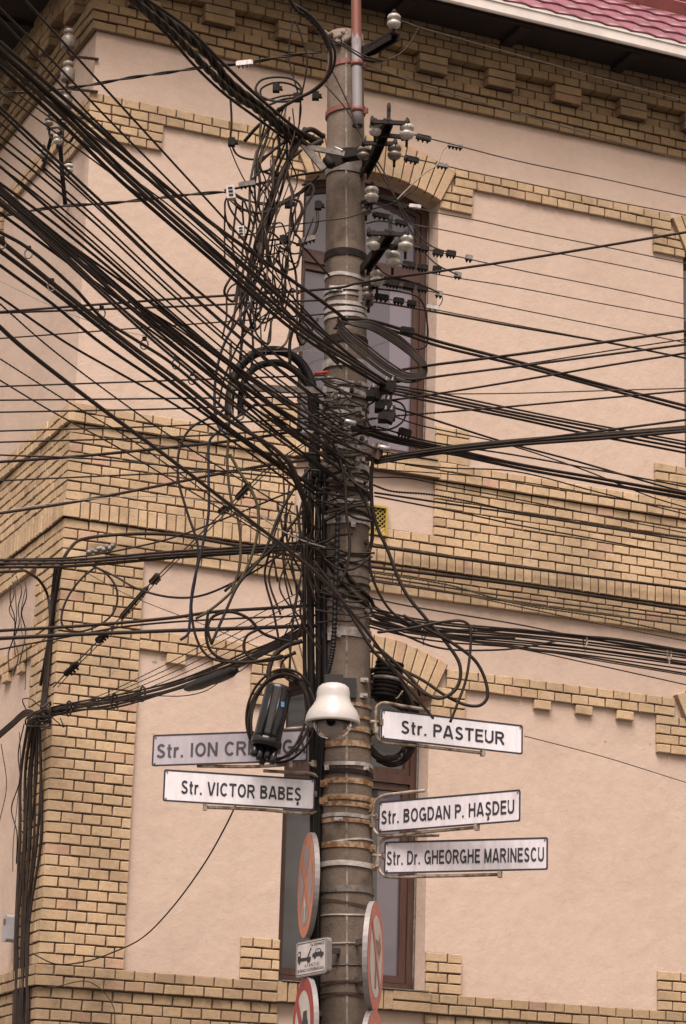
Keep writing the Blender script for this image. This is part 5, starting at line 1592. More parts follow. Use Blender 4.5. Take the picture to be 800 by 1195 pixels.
cable('thin brown wire falling from the name plate to the right edge', 1.2, [(612, 859), (700, 882), (800, 913)], 14.6, 17.3, mat='cable_brown', group=GL, ext1=3)
GD = 'cables drooping right of the pole'
cable('black cable falling from the pole edge into the tied bundle', 4.2, [(432, 560), (434, 590), (441, 618), (450, 637), (472, 690), (497, 722), (522, 752), (536, 775), (536, 795), (528, 808), (512, 815), (495, 808), (478, 790), (455, 768), (436, 752)], 14.3, 14.35, group=GD)
cable('black loop hanging above the PASTEUR plate', 4.0, [(470, 718), (500, 735), (530, 752), (555, 772), (567, 797), (568, 815), (560, 823), (545, 823), (520, 812), (495, 795), (470, 782), (440, 768)], 14.3, 14.4, group=GD)
cable('black cable arched and dropping with a pale cut tip onto the PASTEUR plate', 3.4, [(440, 738), (480, 733), (515, 726), (540, 725), (548, 731), (549, 745), (548, 765), (543, 795), (534, 820), (525, 843)], 14.25, 14.25, group=GD)
cable('short black cable beside the pole edge', 3.4, [(431, 640), (432, 665), (442, 692), (457, 714), (480, 730)], 14.3, 14.4, group=GD)
cable('thick black tail running down the right pole edge', 4.6, [(436, 530), (433, 555), (434, 600), (434, 628), (429, 650)], 14.35, 14.4, group=GD)
cable('black hose from the pole strap to the coil behind the plates', 3.2, [(432, 760), (450, 764), (468, 780), (485, 800), (490, 812)], 14.35, 14.6, group=GD)
for u, v in ((494, 739), (682, 748), (780, 763), (553, 735)):
    p = at(u, v, 14.35 + (u-430)/370*2.4); k = pxm(u, v, p.y)
    bm = bmesh.new(); tube(bm, [p + (X*.3*math.cos(R(a)) + Z*math.sin(R(a)))*9*k*.8 - Y_*.03 + Z*(-2*k) for a in range(0, 361, 30)], 1.0*k, 6)
    bar(bm, p - Z*8*k - Y_*.03, p - Z*16*k - Y_*.03, .004, .008, X)
    tag(link('cable_tie', bm, 'cable_pale', None), 'pale plastic tie round the cable bundle right of the pole', 'cable tie', 'pale ties on the right bundle')

# big clamps right of the pole
for u, v, lb, mt in ((453, 452, 'big black anchor clamp gripping the thick crossing cables right of the pole', 'clamp'), (438, 460, 'black anchor clamp between the straps and the biggest clamp', 'clamp'),
                     (448, 474, 'black anchor clamp hanging under the biggest clamp', 'clamp'), (437, 530, 'rusty iron clevis at the lower right cables', 'rust_brown'), (452, 486, 'small brown clamp on the twisted rising wire', 'black_iron')):
    p = at(u, v, 14.2); k = pxm(u, v, 14.2)
    root = thing('anchor_clamp', lb, 'cable clamp', p)
    bm = bmesh.new(); box(bm, p, Vector((.9, 0, -.4)).normalized(), Y_, Vector((.4, 0, .9)).normalized(), 8*k, .035, 6*k)
    box(bm, p + X*5*k + Z*4*k, X, Y_, Z, 4*k, .03, 8*k); box(bm, p - X*6*k - Z*2*k, X, Y_, Z, 5*k, .045, 4*k)
    link('body', bm, mt, root)
    for dx in (-3, 4):
        bm = bmesh.new(); lathe(bm, p + X*dx*k + Z*5*k - Y_*.03, Z + X*.2 - Y_*.3, [(2*k, 0), (2*k, 3*k), (1.1*k, 3*k), (1.1*k, 6*k)], 6); link('bolt', bm, 'galv', root)
for u, v, Y, lb in ((449, 523, 14.15, 'bright metal sleeve at the lower right clamp'), (409, 493, 14.18, 'bright metal sleeve in front of the crowded straps'), (359, 505, 14.3, 'bright metal sleeve left of the pole among the cables')):
    p = at(u, v, Y); k = pxm(u, v, Y); bm = bmesh.new()
    lathe(bm, p - X*7*k + Z*1.5*k, X - Z*.2, [(2.6*k, 0), (3.2*k, 2*k), (3.2*k, 13*k), (1.5*k, 14*k)], 14)
    tag(link('metal_sleeve', bm, 'steel', None), lb, 'cable sleeve')
bm = bmesh.new(); tube(bm, [at(367, 436, 14.3), at(383, 434, 14.25)], .008, 10)
tag(link('cable_marker', bm, 'cable_red', None), 'short red sleeve on a cable left of the straps', 'cable sleeve')

# --- big coil lying over the right side of the pole
for i in range(7):
    o_ = (i-3)*2.9 + kr.uniform(-.8, .8)
    cable('strand of the big black cable coil drooping right of the straps', 2.5,
          [(392+o_*.3, 384), (398, 378+o_*.3), (412, 378-o_*.2), (432, 380-o_*.5), (462, 396-o_*.7), (486, 416-o_*.6), (494+o_*.4, 428), (491+o_*.4, 438+o_*.3), (476, 441+o_*.6), (455, 432+o_*.9), (428, 412+o_*1.0), (405, 393+o_*.9), (393, 380+o_)],
          14.22, 14.2, mat=('cable', 'cable_grey', 'cable')[i % 3], group='strands of the big coil right of the straps', lift=.004*i)
cable('thin ring of black wire hanging at the anchor clamps', 2.4, [(437, 468), (428, 475), (427, 487), (433, 498), (445, 502), (460, 499), (471, 490), (473, 480), (468, 471), (457, 467)], 14.2, 14.3, group='slack loops of cable')

# --- coils beside the camera
def ring_coil(label, grp, n, cx, cy, rx, ry, Y, w, mats=('cable',), tilt=0):
    for i in range(n):
        a0 = kr.uniform(0, 360); pts = []
        ex, ey = rx*kr.uniform(.82, 1.06), ry*kr.uniform(.84, 1.05); ox, oy = kr.uniform(-3, 3), kr.uniform(-3, 3)
        for k in range(15):
            a = R(a0 + k*24.5)
            x_, y_ = ex*math.cos(a), ey*math.sin(a); t = R(tilt)
            pts.append((cx+ox + x_*math.cos(t)-y_*math.sin(t), cy+oy + x_*math.sin(t)+y_*math.cos(t), Y + .06*math.sin(a*1.0+i) - .008*i))
        cable(label, w, pts, Y, Y, mat=kr.choice(mats), group=grp, behind=True)
ring_coil('turn of the black cable coil hanging behind the splice closure', 'turns of the coil left of the camera', 6, 327, 836, 38, 51, 14.30, 3.2, tilt=12)
ring_coil('turn of the black cable coil hanging behind the PASTEUR plate', 'turns of the coil right of the pole', 8, 448, 836, 34, 56, 14.62, 3.8, tilt=-14)
cable('pale binding wire on the coil right of the pole', 1.6, [(470, 806), (462, 815), (458, 800), (452, 790)], 14.5, 14.5, mat='cable_pale', group='slack loops of cable')
c0, c1 = at(455, 772, 14.55), at(448, 822, 14.55)
root = thing('splice_closure', 'ribbed dull black splice closure half hidden right of the pole behind the PASTEUR plate', 'splice closure', c0)
bm = bmesh.new(); d_ = c1-c0; n_ = 9
prof = [(.03, 0)]
for i in range(n_): prof += [(.082, .01+i*.024), (.082, .02+i*.024), (.074, .022+i*.024)]
prof += [(.05, .24)]
lathe(bm, c0, d_, prof, 22); link('body', bm, 'clamp', root)
bm = bmesh.new(); lathe(bm, c0 + d_.normalized()*.1, d_, [(.088, 0), (.088, .02)], 22); link('band', bm, 'galv', root)

# --- black pipes up the left side of the pole
for x_, w, lb in ((362, 9, 'thickest'), (371, 8, 'second'), (355, 5, 'slim outermost'), (378, 6, 'innermost')):
    pts = [(x_+2, 548, 14.42), (x_, 600, 14.42), (x_, 700, 14.41), (x_+1, 800, 14.42), (x_*.6+147.5, 900, 14.47), (x_*.35+239, 1000, 14.5), (x_*.3+257, 1100, 14.52), (x_*.3+257, 1250, 14.54)]
    if lb == 'slim outermost': pts = pts[:4] + [(x_+6, 860, 14.44)]
    cable(lb + ' black riser pipe strapped up the left side of the pole', w, pts, 14.4, 14.5, mat='conduit', group='black riser pipes on the left of the pole', name='riser_pipe', cat='conduit')
# corrugated hose to the camera
pts = [at(u, v, 14.26) for u, v in ((394, 598), (393, 640), (391, 690), (390, 730), (388, 758), (384, 778), (380, 792))]
C_ = catmull(pts, 26); bm = bmesh.new()
C_ = [Vector((p.x, min(p.y, axis_z(p.z).y - math.sqrt(max(.0001, (prad(p.z)+.02)**2 - (p.x-axis_z(p.z).x)**2))), p.z)) for p in C_]
tube(bm, C_, [.0125 if (i//2) % 2 else .0165 for i in range(len(C_))], 10)
tag(link('corrugated_hose', bm, 'conduit', None), 'black corrugated hose dropping down the pole into the camera mount', 'hose')

# --- tangle left of the pole
GK = 'tangled loose leads left of the pole'
TK = dict(group=GK)
for lb, w, pts, y0, y1, mt in (
        ('second flat lead hanging behind the brownish one through the tangle', 3.6, [(352, 156), (338, 182), (322, 212), (310, 244), (300, 275), (292, 310), (282, 350)], 14.25, 14.1, 'cable_grey'),
        ('flat brownish lead hanging from the tensioner through the tangle', 5.5, [(356, 150), (346, 170), (330, 200), (318, 232), (308, 264), (303, 300)], 14.2, 14.0, 'cable_grey'),
        ('black lead beside the flat one, curling under the sheaf', 3.2, [(345, 160), (334, 200), (322, 240), (305, 270), (296, 310), (286, 360), (280, 420)], 14.2, 14.1, 'cable'),
        ('black lead leaving the upper bow and falling through the tangle', 3.0, [(325, 126), (312, 150), (300, 180), (303, 215), (298, 250), (290, 290), (280, 330), (270, 385)], 14.1, 14.0, 'cable'),
        ('blue black lead looping wide left of the hooked pipes', 3.0, [(300, 345), (280, 370), (262, 400), (253, 430), (250, 465), (252, 490), (258, 502), (272, 508)], 14.0, 14.0, 'cable_blue'),
        ('black drop from the pale clamp on the cornice cable', 2.4, [(267, 94), (269, 120), (270, 145), (269, 162), (276, 180), (293, 186), (308, 183), (330, 166), (345, 155)], 14.0, 14.2, 'cable'),
        ('green taped lead looping under the heavy twisted lead', 2.6, [(258, 92), (262, 108), (280, 120), (298, 126), (304, 140), (303, 160), (306, 178), (300, 195), (297, 214)], 14.0, 14.1, 'cable_green'),
        ('thin wire falling from the clamp tail behind the sheaf', 1.4, [(268, 172), (275, 190), (286, 212), (295, 225)], 14.1, 14.1, 'cable'),
        ('oval black loop at the upper left of the pole', 2.6, [(345, 118), (320, 118), (304, 112), (298, 104), (304, 94), (322, 90), (342, 93), (351, 103), (348, 112), (330, 116), (310, 124)], 14.1, 14.1, 'cable'),
        ('second oval loop inside the upper left tangle', 2.2, [(352, 106), (338, 98), (318, 97), (304, 105), (308, 116), (330, 112), (348, 110)], 14.12, 14.12, 'cable'),
        ('long loop hanging beside the heavy twisted lead', 2.8, [(312, 130), (322, 150), (325, 175), (318, 195), (306, 200), (303, 185), (310, 165), (318, 140), (334, 122)], 14.1, 14.1, 'cable'),
        ('dark loop under the tensioner', 2.8, [(352, 175), (335, 190), (322, 205), (305, 200), (298, 205), (300, 195), (316, 178), (340, 160)], 14.15, 14.1, 'cable'),
        ('straight thin wire from the pole head clamp to the tangle', 1.8, [(342, 22), (338, 45), (337, 70), (345, 100), (351, 125), (348, 150)], 14.1, 14.2, 'cable'),
        ('thin wire bulging right from the pole head clamp', 1.8, [(344, 22), (352, 45), (358, 68), (356, 90), (351, 115), (349, 145)], 14.05, 14.2, 'cable'),
        ('grey curl hooked at the terminal block', 3.0, [(272, 230), (278, 241), (292, 247), (310, 248), (326, 240), (340, 233), (349, 235), (352, 246), (344, 262), (335, 277)], 14.0, 14.1, 'cable_grey'),
        ('black curl falling from the terminal block', 2.2, [(265, 232), (268, 243), (280, 260), (294, 272), (300, 282)], 14.0, 14.0, 'cable'),
        ('black lead dropping straight from the terminal block', 2.2, [(276, 238), (273, 262), (271, 285), (276, 312), (283, 345)], 14.0, 14.0, 'cable'),
        ('brown lead braided through the tangle', 3.6, [(342, 228), (325, 240), (312, 258), (308, 274), (300, 290), (298, 304)], 14.1, 14.05, 'cable_brown'),
        ('black S shaped lead in front of the upper window edge', 2.4, [(358, 228), (362, 215), (352, 222), (345, 240), (340, 262), (344, 272), (350, 280), (349, 300), (345, 312), (330, 316)], 14.2, 14.1, 'cable'),
        ('hook of grey lead by the window edge', 2.6, [(352, 216), (362, 214), (366, 222), (356, 242), (350, 256), (344, 275)], 14.25, 14.2, 'cable_grey'),
        ('brownish stub drooping to a corroded clamp at the window', 3.6, [(370, 245), (370, 260), (366, 272), (358, 279), (346, 286)], 14.3, 14.2, 'cable_grey'),
        ('black lead stretching from the tangle towards the pole straps', 2.2, [(300, 282), (330, 280), (352, 288), (368, 304), (384, 322)], 14.1, 14.35, 'cable'),
        ('long slack lead falling to the belt in a narrow bow', 2.4, [(296, 316), (288, 332), (284, 350), (291, 372), (295, 400), (292, 440)], 14.0, 14.1, 'cable'),
        ('angular grey lead hanging left of the knot', 2.0, [(284, 328), (270, 334), (265, 342), (264, 370), (259, 395)], 14.05, 14.05, 'cable_grey'),
        ('thin lead falling right of the knot', 2.2, [(307, 340), (304, 362), (290, 384), (278, 402), (262, 440), (255, 470)], 14.05, 14.1, 'cable'),
        ('narrow bow of lead under the knot', 2.2, [(284, 315), (280, 345), (283, 378), (297, 386), (295, 365), (292, 340)], 14.0, 14.0, 'cable'),
        ('brown lead hanging in front of the lower window edge', 2.4, [(338, 370), (338, 385), (332, 402), (322, 408)], 14.15, 14.1, 'cable_brown'),
        ('black drop hanging beside the window edge', 3.4, [(350, 375), (342, 385), (338, 400), (338, 425)], 14.2, 14.2, 'cable'),
        ('olive lead running down from the hooked pipes over the belt', 2.8, [(269, 400), (268, 450), (267, 500), (265, 540), (270, 585), (276, 600), (280, 625), (279, 662), (270, 690)], 14.15, 14.2, 'cable_brown'),
        ('olive brown lead crossing the plaster below the belt', 3.2, [(268, 530), (280, 552), (292, 570), (301, 595), (297, 637), (277, 682), (245, 712), (228, 722)], 14.2, 14.2, 'cable_green'),
        ('blue black lead hanging far left of the pole down past the belt', 2.8, [(300, 470), (275, 488), (257, 502), (245, 513), (243, 540), (243, 600), (236, 637), (224, 690), (221, 728), (219, 740), (210, 747)], 14.1, 14.1, 'cable_blue'),
        ('black lead bowed far left over the brick belt', 2.6, [(262, 478), (247, 486), (222, 500), (209, 525), (208, 560), (218, 597), (231, 640), (228, 672), (223, 710), (231, 750), (246, 768), (287, 773), (330, 765)], 14.1, 14.2, 'cable'),
        ('black lead falling diagonally behind the olive ones', 3.0, [(362, 545), (340, 575), (325, 602), (305, 650), (278, 682), (262, 716), (247, 750)], 14.3, 14.1, 'cable'),
        ('black lead slanting from the pole down to the left over the plaster', 3.0, [(368, 580), (350, 600), (318, 640), (290, 664), (262, 690)], 14.35, 14.2, 'cable'),
        ('double bowed lead above the twisted bundle', 3.2, [(247, 752), (242, 733), (248, 720), (268, 714), (290, 722), (305, 738), (322, 745), (345, 750)], 14.2, 14.3, 'cable'),
        ('black lead curling under the double bow', 3.2, [(243, 712), (240, 740), (246, 760), (262, 770), (290, 772), (318, 770), (345, 762)], 14.15, 14.3, 'cable'),
        ('black lead dropping from the riser pipes into a curl', 2.8, [(300, 735), (288, 742), (284, 755), (290, 766), (305, 772), (325, 768)], 14.2, 14.2, 'cable'),
        ('thick lead bent down into the riser pipes', 5.4, [(335, 535), (346, 558), (356, 590), (361, 620)], 14.22, 14.4, 'cable'),
        ('slim lead falling beside the riser pipes', 2.4, [(332, 600), (337, 640), (350, 665), (362, 690), (372, 712)], 14.3, 14.35, 'cable'),
        ('slim lead waving from the strap to the riser pipes', 2.2, [(346, 590), (350, 630), (352, 665), (345, 700), (340, 740), (337, 790)], 14.3, 14.3, 'cable'),
        ('thin straight lead hanging to the coil', 2.0, [(352, 668), (346, 700), (340, 740), (338, 780)], 14.28, 14.25, 'cable'),
        ('black lead arched above the coil left of the camera', 5.0, [(352, 748), (334, 754), (320, 765), (314, 780), (313, 796)], 14.3, 14.25, 'cable'),
        ('slim curl crossing the arch brick left of the camera', 2.0, [(344, 760), (328, 775), (332, 790), (350, 800)], 14.3, 14.3, 'cable'),
        ('bright wire stretched from the tangle to the pole strap', 1.4, [(300, 600), (330, 620), (356, 632), (380, 639)], 14.25, 14.3, 'cable_pale'),
        ('stray hooked tail left of the lower straps', 3.0, [(392, 520), (402, 560), (404, 600), (408, 635), (404, 664), (397, 680)], 14.2, 14.2, 'cable'),
        ('black lead winding over the wide strap', 3.0, [(352, 470), (372, 500), (395, 540), (410, 560), (430, 575)], 14.3, 14.2, 'cable'),
        ('black lead from the knotted straps down across the pole', 3.4, [(372, 500), (400, 535), (412, 560), (428, 590), (433, 605)], 14.2, 14.25, 'cable'),
        ('black lead sagging across the pole above the dome camera', 3.2, [(366, 655), (392, 690), (420, 735), (440, 765), (470, 790), (498, 812)], 14.2, 14.3, 'cable'),
        ('slack lead draped over the pole beneath the galvanised strap', 2.4, [(378, 652), (395, 664), (412, 664), (430, 652)], 14.25, 14.25, 'cable'),
        ('thin tail hanging from the corner wall to a sagging bow', 1.6, [(284, 918), (270, 950), (262, 966), (240, 1005), (200, 1060), (165, 1095), (130, 1112), (100, 1122), (65, 1125), (38, 1113)], 14.9, 17.9, 'cable')):
    cable(lb, w*1.18, pts, y0, y1, mat=mt, **TK)
# loose curls no eye could follow one by one
for i in range(15):
    cx, cy = kr.gauss(314, 22), kr.uniform(205, 340)
    n_ = kr.randint(5, 8); a = kr.uniform(0, 360); pts = []
    rx, ry = kr.uniform(14, 30), kr.uniform(30, 62)
    for k in range(n_):
        a += kr.uniform(35, 75)
        f = kr.uniform(.6, 1.1)
        pts.append((min(366, max(262, cx + rx*f*math.cos(R(a)))), cy + ry*f*math.sin(R(a)) + k*kr.uniform(-2, 9), kr.uniform(13.95, 14.25)))
    cable('one of the loose black curls in the knot left of the upper pole', kr.uniform(1.7, 2.8), pts, 14.1, 14.1, mat=kr.choice(['cable', 'cable', 'cable_grey', 'cable_grey']), group='loose curls in the knot left of the upper pole')
for i in range(14):
    x = kr.choice([kr.uniform(330, 352), kr.uniform(296, 340)]); y = kr.uniform(112, 215); yend = y + kr.uniform(110, 240); pts = [(x, y)]
    drift = -kr.uniform(.05, .32)
    while y < yend:
        d_ = kr.uniform(18, 42); y += d_; x += drift*d_ + kr.gauss(0, 7); x = max(258, min(368, x))
        pts.append((x, y, kr.uniform(13.95, 14.2)))
    if kr.random() < .5:
        pts += [(x + kr.uniform(6, 16), y + 12), (x + kr.uniform(14, 26), y - kr.uniform(8, 30))]
    cable('one of the irregular leads hanging down left of the upper pole', kr.choice([1.5, 1.8, 2.2, 2.6, 3.2]), [q[:2] + (q[2] if len(q) > 2 else 14.1,) for q in pts], 14.1, 14.1,
          mat=kr.choice(['cable', 'cable', 'cable_grey', 'cable_grey', 'twist', 'cable_brown']), group='irregular leads hanging left of the upper pole')
for i in range(16):
    x0 = kr.uniform(318, 372); y0 = kr.uniform(540, 640)
    pts = [(x0, y0), (x0+kr.uniform(-14, 10), y0+40), (x0+kr.uniform(-16, 14), y0+85), (min(376, x0+kr.uniform(-8, 22)), y0+130)]
    cable('one of the short leads hanging beside the riser pipes', kr.uniform(1.6, 2.8), pts, 14.28, 14.33, mat=kr.choice(['cable', 'cable', 'cable_grey']), group='short leads hanging beside the riser pipes')
for i in range(32):
    y0 = kr.uniform(425, 640); x0, x1 = kr.uniform(352, 385), kr.uniform(405, 440)
    dy = kr.uniform(-18, 28)
    cable('one of the short leads wrapped over the crowded straps', kr.uniform(1.6, 4.2), [(x0, y0), ((x0+x1)/2-6, y0+dy*.3+kr.uniform(-5, 8)), ((x0+x1)/2+8, y0+dy*.7+kr.uniform(-5, 8)), (x1, y0+dy)], 14.3, 14.3,
          mat=kr.choice(['cable', 'cable', 'twist', 'cable_grey']), group='short leads wrapped over the crowded straps', lift=kr.uniform(.01, .05))
for i in range(10):
    y0 = kr.uniform(640, 735); x0, x1 = kr.uniform(360, 380), kr.uniform(418, 438)
    dy = kr.uniform(-10, 25)
    cable('one of the slack wires draped across the pole above the camera', kr.uniform(1.4, 2.6), [(x0, y0), ((x0+x1)/2-6, y0+dy*.3+kr.uniform(-3, 8)), ((x0+x1)/2+8, y0+dy*.7+kr.uniform(-3, 8)), (x1, y0+dy)], 14.3, 14.3,
          mat=kr.choice(['cable', 'twist', 'cable_grey']), group='slack wires draped across the pole above the camera', lift=kr.uniform(.002, .02))
# clamps in the tangle
GX = 'black piercing clamps in the tangle'
for u, v, Y in ((322, 103, 14.05), (368, 112, 14.1), (346, 114, 14.1), (371, 240, 14.2), (330, 280, 14.1), (336, 238, 14.1), (270, 166, 13.95)):
    root = thing('piercing_clamp', 'small knobbly black piercing clamp in the tangle left of the pole', 'wire clamp', at(u, v, Y), GX)
    p = at(u, v, Y-.03); k = pxm(u, v, Y); bm = bmesh.new()
    box(bm, p, X, Y_, Z, 4*k, .02, 4.5*k); box(bm, p + X*2*k, X, Y_, Z, 5*k, .012, 2*k)
    link('body', bm, 'clamp', root)
    bm = bmesh.new(); lathe(bm, p + Z*4*k, Z, [(1.6*k, 0), (1.6*k, 2.5*k)], 6); lathe(bm, p + X*5*k - Z*2*k, X, [(1.2*k, 0), (1.2*k, 3*k)], 6); link('bolt', bm, 'black_iron', root)
for u, v, Y, ang, lb in ((285, 74, 13.95, -8, 'pale zinc parallel clamp on the cable below the cornice'), (288, 215, 13.95, -10, 'dull zinc parallel clamp over the terminal block'), (358, 280, 14.2, -20, 'corroded clamp at the left edge of the upper window')):
    clamp(u, v, Y, 20, 5, ang, 'zinc_clamp' if u < 286 else 'galv', lb, None, 4)
for u, v, ang, lb in ((269, 225, -8, 'bright three pole terminal block at the twisted cable end'), (281, 271, -6, 'small bright terminal block lower in the tangle')):
    p = at(u, v, 13.93); k = pxm(u, v, 13.93); sc_ = 1 if u < 275 else .8
    root = thing('terminal_block', lb, 'terminal block', p)
    bm = bmesh.new(); a = R(ang); az = Z*math.cos(a) + X*math.sin(a); ax_ = X*math.cos(a) - Z*math.sin(a)
    box(bm, p, ax_, Y_, az, 5*k*sc_, .02, 8*k*sc_); link('body', bm, 'zinc_clamp', root)
    for i in (-1, 0, 1):
        bm = bmesh.new(); box(bm, p + az*i*4.5*k*sc_ - Y_*.022, ax_, Y_, az, 2.6*k*sc_, .003, 1.0*k*sc_); link('slot', bm, 'black_iron', root)
# the tensioner at the pole
p = at(372, 186, 14.2); root = thing('cable_tensioner', 'dull iron tensioner gripping the heavy twisted leads at the pole collar', 'cable clamp', p)
bm = bmesh.new(); k = pxm(372, 186, 14.2)
bar(bm, at(360, 172, 14.2), at(402, 180, 14.18), .02, .03); bar(bm, at(352, 166, 14.2), at(378, 198, 14.2), .03, .04)
link('body', bm, 'galv', root)
bm = bmesh.new(); tube(bm, catmull([at(378, 160, 14.25), at(362, 151, 14.2), at(350, 160, 14.18), at(360, 170, 14.2), at(376, 164, 14.22)], 6), 3.2*k, 8); link('eye', bm, 'twist', root)
bm = bmesh.new(); lathe(bm, at(380, 185, 14.2), X*.6 - Z*.8 - Y_*.2, [(5*k, 0), (6*k, 3*k), (6*k, 11*k), (4*k, 14*k)], 14); link('wedge', bm, 'black_iron', root)
bm = bmesh.new(); bar(bm, at(400, 186, 14.28), at(436, 180, 14.2), .07, .012); bar(bm, at(388, 190, 14.3), at(430, 172, 14.25), .012, .06); link('plate', bm, 'black_iron', root)
bm = bmesh.new(); tube(bm, catmull([at(374, 172, 14.2), at(388, 176, 14.2), at(398, 178, 14.18), at(390, 172, 14.19), at(400, 176, 14.17)], 5), 1.4*k, 6); link('bent_wire', bm, 'zinc_clamp', root)
bm = bmesh.new()
for i in range(9):
    p = at(104 + i*3.4, 645 - i*.9 + kr.uniform(-2, 2), 16.3); k = pxm(110, 645, 16.3)
    lathe(bm, p, Vector((1, .2, kr.uniform(-.5, .5))), [(1*k, -4*k), (3.4*k*kr.uniform(.7, 1.3), -1*k), (3*k, 2*k), (1*k, 4*k)], 7)
tag(link('tape_wrap', bm, 'galv', None), 'lumpy grey tape wrapped round the cables in front of the brick corner', 'cable wrap')
# --- stay wire with turnbuckles going down left
GS = 'fittings of the slanting stay wire'
SY0, SY1 = 14.35, 17.4
def stay(t):
    pts = [(372, 505), (310, 548), (285, 572), (265, 592), (197, 659), (178, 678), (150, 710), (118, 744), (82, 780), (62, 802)]
    return pts
sp_ = stay(0)
cable('slanting stay wire running from the pole to the foot of the brick corner', 2.0, sp_, SY0, SY1, mat='bare_wire', group=None, cat='stay wire', name='stay_wire')
cable('second thin strand alongside the slanting stay wire', 1.5, [(u+5, v) for u, v in sp_], SY0, SY1, mat='bare_wire', cat='stay wire', name='stay_wire')
def stayY(u): return 1/(1/SY0 + (1/SY1-1/SY0)*(372-u)/310)
for (u0, v0, u1, v1), w, mt, lb, nm in (((172, 685, 140, 721), 6, 'black_iron', 'long black turnbuckle on the slanting stay wire', 'turnbuckle'), ((184, 671, 176, 680), 8, 'black_iron', 'short black coupling above the long turnbuckle', 'coupling'),
                                      ((124, 738, 113, 748), 8, 'clamp', 'toothed black grip on the stay wire below the turnbuckle', 'wire_grip'), ((90, 774, 76, 787), 8, 'clamp', 'toothed black grip lowest on the stay wire', 'wire_grip'),
                                      ((291, 564, 276, 582), 8, 'clamp', 'black grip on the stay wire over the brick belt', 'wire_grip'), ((268, 588, 256, 598), 8, 'clamp', 'toothed black grip just under the belt grip', 'wire_grip')):
    A, B = at(u0, v0, stayY(u0)), at(u1, v1, stayY(u1)); k = pxm(u0, v0, A.y)
    root = thing(nm, lb, 'stay fitting', A, GS)
    bm = bmesh.new(); L_ = (B-A).length
    lathe(bm, A, B-A, [(w*.3*k, 0), (w*.5*k, L_*.08), (w*.45*k, L_*.5), (w*.5*k, L_*.92), (w*.3*k, L_)], 10); link('body', bm, mt, root)
    for f in (.25, .5, .75):
        bm = bmesh.new(); q = A.lerp(B, f); lathe(bm, q, Vector((.7, -.2, -.6)), [(w*.18*k, 0), (w*.18*k, w*.85*k)], 6); link('bolt', bm, mt, root)

# --- bundle to the foot of the corner and down the side wall
GB = 'cables of the bundle tied to the building corner'
foot = on_L(46, 838, .10)
for i in range(8):
    o_ = (i-3.5)*1.3 + kr.uniform(-1.5, 1.5); sg_ = [kr.uniform(-2.2, 2.2) for _ in range(7)]
    mids = [(355, 735+o_, 14.4), (322, 752+o_, 14.6), (285, 770+o_*1.2, 15.0), (250, 785+o_*1.1, 15.5), (200, 802+o_, 16.2), (135, 819+o_*1.1, 17.0), (85, 827+o_, 17.7)]
    cable('one of the black cables bundled from the riser pipes down to the building corner', 2.5 + kr.random(), [at(m_[0], m_[1]+sg_[q], m_[2]) for q, m_ in enumerate(mids)] + [on_L(54, 834+o_, .10), on_L(40, 846, .07+.006*i)], mat=('cable', 'cable', 'cable_grey')[i % 3], group=GB, twist=0)
for i in range(4):
    cable('one of the thin twisted wires running above the corner bundle', 1.6, [at(362, 684+i*11, 14.4), at(310, 712+i*9, 14.8), at(250, 745+i*8, 15.5), at(180, 782+i*6, 16.5), at(110, 814+i*3, 17.4), on_L(56, 830, .1)], mat='twist', twist=2, group='thin twisted wires above the corner bundle')
cable('thin wire with a wavy tail under the splice of the corner bundle', 1.3, [at(300, 766, 14.9), at(285, 780, 15), at(262, 792, 15.2), at(240, 806, 15.6), at(215, 812, 16), at(180, 812, 16.4)], mat='cable', group=GB)
A, B = at(276, 777, 15.02), at(216, 799, 15.9); root = thing('cable_splice', 'black tapered heat shrink splice under the corner bundle', 'cable splice', A)
bm = bmesh.new(); L_ = (B-A).length; lathe(bm, A - Z*.028, B-A, [(.014, 0), (.030, L_*.10), (.036, L_*.3), (.033, L_*.5), (.037, L_*.7), (.024, L_*.93), (.010, L_)], 14); link('sleeve', bm, 'conduit', root)
for u, v in ((133, 818), (166, 810), (80, 827)):
    p = at(u, v, 17.0 - (u-135)*.0115); k = pxm(u, v, p.y); bm = bmesh.new()
    tube(bm, [p + (X*.35*math.cos(R(a)) + Z*math.sin(R(a)))*9*k for a in range(0, 361, 30)], 1.2*k, 6)
    tag(link('cable_tie', bm, 'black_iron', None), 'dark binding round the bundle near the brick corner', 'cable tie', 'dark ties on the corner bundle')
GV = 'black cables running down the side wall at the corner'
for i in range(9):
    x0 = 29 + i*2.9; x1 = 15 + i*2.2
    pts = [on_L(x0*.5+21+kr.uniform(-2, 2), 838, .07 + .012*(i % 3)), on_L(x0-3+kr.uniform(-3, 3), 900, .05 + .012*(i % 3)), on_L(x0-6+kr.uniform(-3, 2), 980, .05+.012*(i % 2)), on_L(x1+3+kr.uniform(-3, 2), 1080, .05+.012*(i % 3)), on_L(x1+kr.uniform(-1, 1), 1200, .05+.01*(i % 2)), on_L(x1-4, 1280, .05)]
    cable('one of the black cables strapped down the side wall beside the brick corner', kr.uniform(2.4, 4.4), pts, mat=kr.choice(['cable', 'cable', 'cable', 'cable_grey']), group=GV)
for i in range(10):
    cx, cy = kr.uniform(40, 62), kr.uniform(826, 846); a = kr.uniform(0, 360); pts = []
    for k in range(7):
        a += kr.uniform(40, 80); pts.append(on_L(min(58, cx + kr.uniform(6, 18)*math.cos(R(a))), cy + kr.uniform(3, 9)*math.sin(R(a)), .10 + kr.uniform(0, .12)))
    cable('one of the short wires knotted where the bundle meets the corner', kr.uniform(1.2, 2.6), pts, group='short wires knotted at the building corner', mat=kr.choice(['cable', 'cable_grey']))
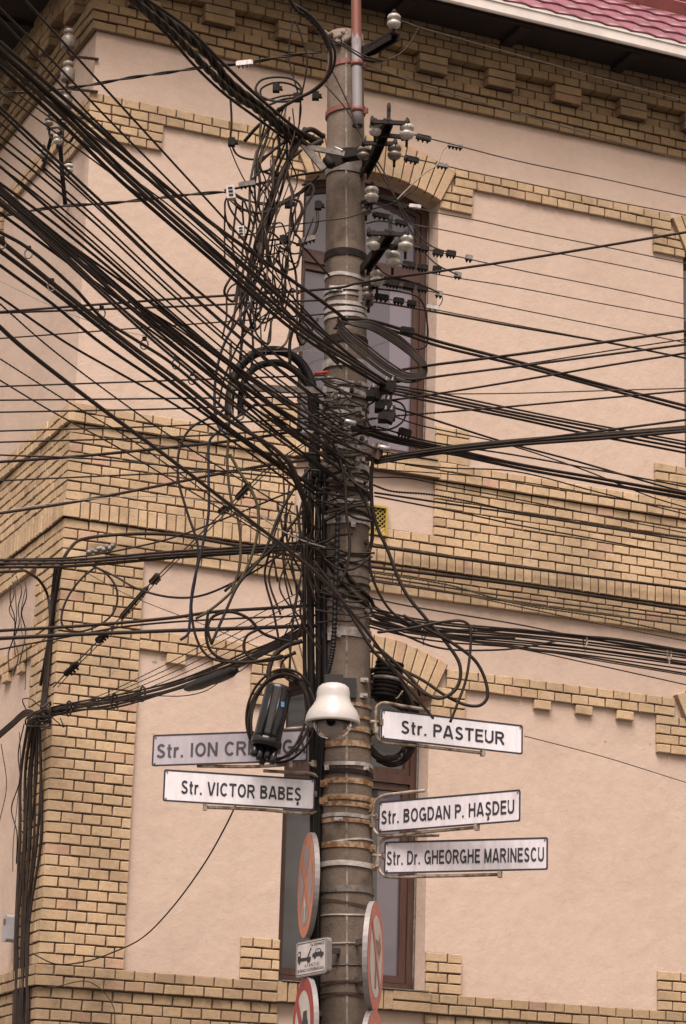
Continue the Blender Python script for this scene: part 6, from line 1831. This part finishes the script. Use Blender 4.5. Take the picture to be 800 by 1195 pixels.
for i in range(3):
    cable('one of the black cables running down the side wall from the belt to the bundle', 3.6, [on_L(69-i*2.5, 662, .10), on_L(65-i*2, 690, .06), on_L(60-i*1.5, 740, .05+.01*i), on_L(55-i*2, 800, .06), on_L(50-i*2, 842, .08)], group='cables between the belt and the corner bundle')
cable('black cable bowed out of the side street into the corner', 3.8, [at(-6, 668, 16.4), at(15, 667, 16.6), on_L(34, 669, .30), on_L(47, 679, .15), on_L(55, 694, .06), on_L(58, 716, .05), on_L(57, 760, .05), on_L(53, 800, .06), on_L(49, 840, .07)], group='cables between the belt and the corner bundle')
for i in range(4):
    cable('one of the black cables leaving the corner bundle along the side street', 3.0, [on_L(50, 838, .1), on_L(30, 829+i*2, .12), on_L(14, 842+i*2, .14), on_L(0, 854+i*2, .16), on_L(-25, 876+i*2, .2)], group='cables leaving along the side street', mat=('cable', 'cable_grey')[i % 2])
for i in range(9):
    x0 = kr.uniform(4, 32); y0 = kr.choice([kr.uniform(668, 690), kr.uniform(836, 870)]); ln_ = kr.uniform(80, 260) if y0 > 800 else kr.uniform(70, 120)
    pts = [on_L(x0 + kr.uniform(-5, 5) - k*ln_/5*.05, y0 + ln_*k/5, .06 + kr.uniform(0, .08)) for k in range(6)]
    cable('one of the loose thin wires dangling down the side wall', kr.uniform(1.0, 1.7), pts, group='loose thin wires on the side wall', mat=kr.choice(['cable', 'cable_grey']))
cable('thin wire curled against the foot of the brick corner', 1.2, [on_L(6, 1140, .06), on_R(60, 1152, .09), on_R(100, 1145, .09), on_R(118, 1155, .09), on_R(132, 1175, .09), on_R(134, 1200, .09)], mat='cable_grey', group='loose thin wires on the side wall')
cable('hook of wire curled above the corner bundle', 1.4, [on_L(30, 828, .1), on_L(26, 818, .14), on_L(32, 815, .16), at(44, 822, 17.9), at(66, 842, 17.9), at(74, 848, 17.8), at(70, 838, 17.8)], group='loose thin wires on the side wall')
cable('thin wire stretched over the corner pier from the loop', 1.1, [at(100, 668, 17.0), at(140, 690, 16.8), at(170, 703, 16.6), at(235, 728, 15.8), at(300, 755, 15)], mat='cable_brown', group='slack loops of cable')
#@@END
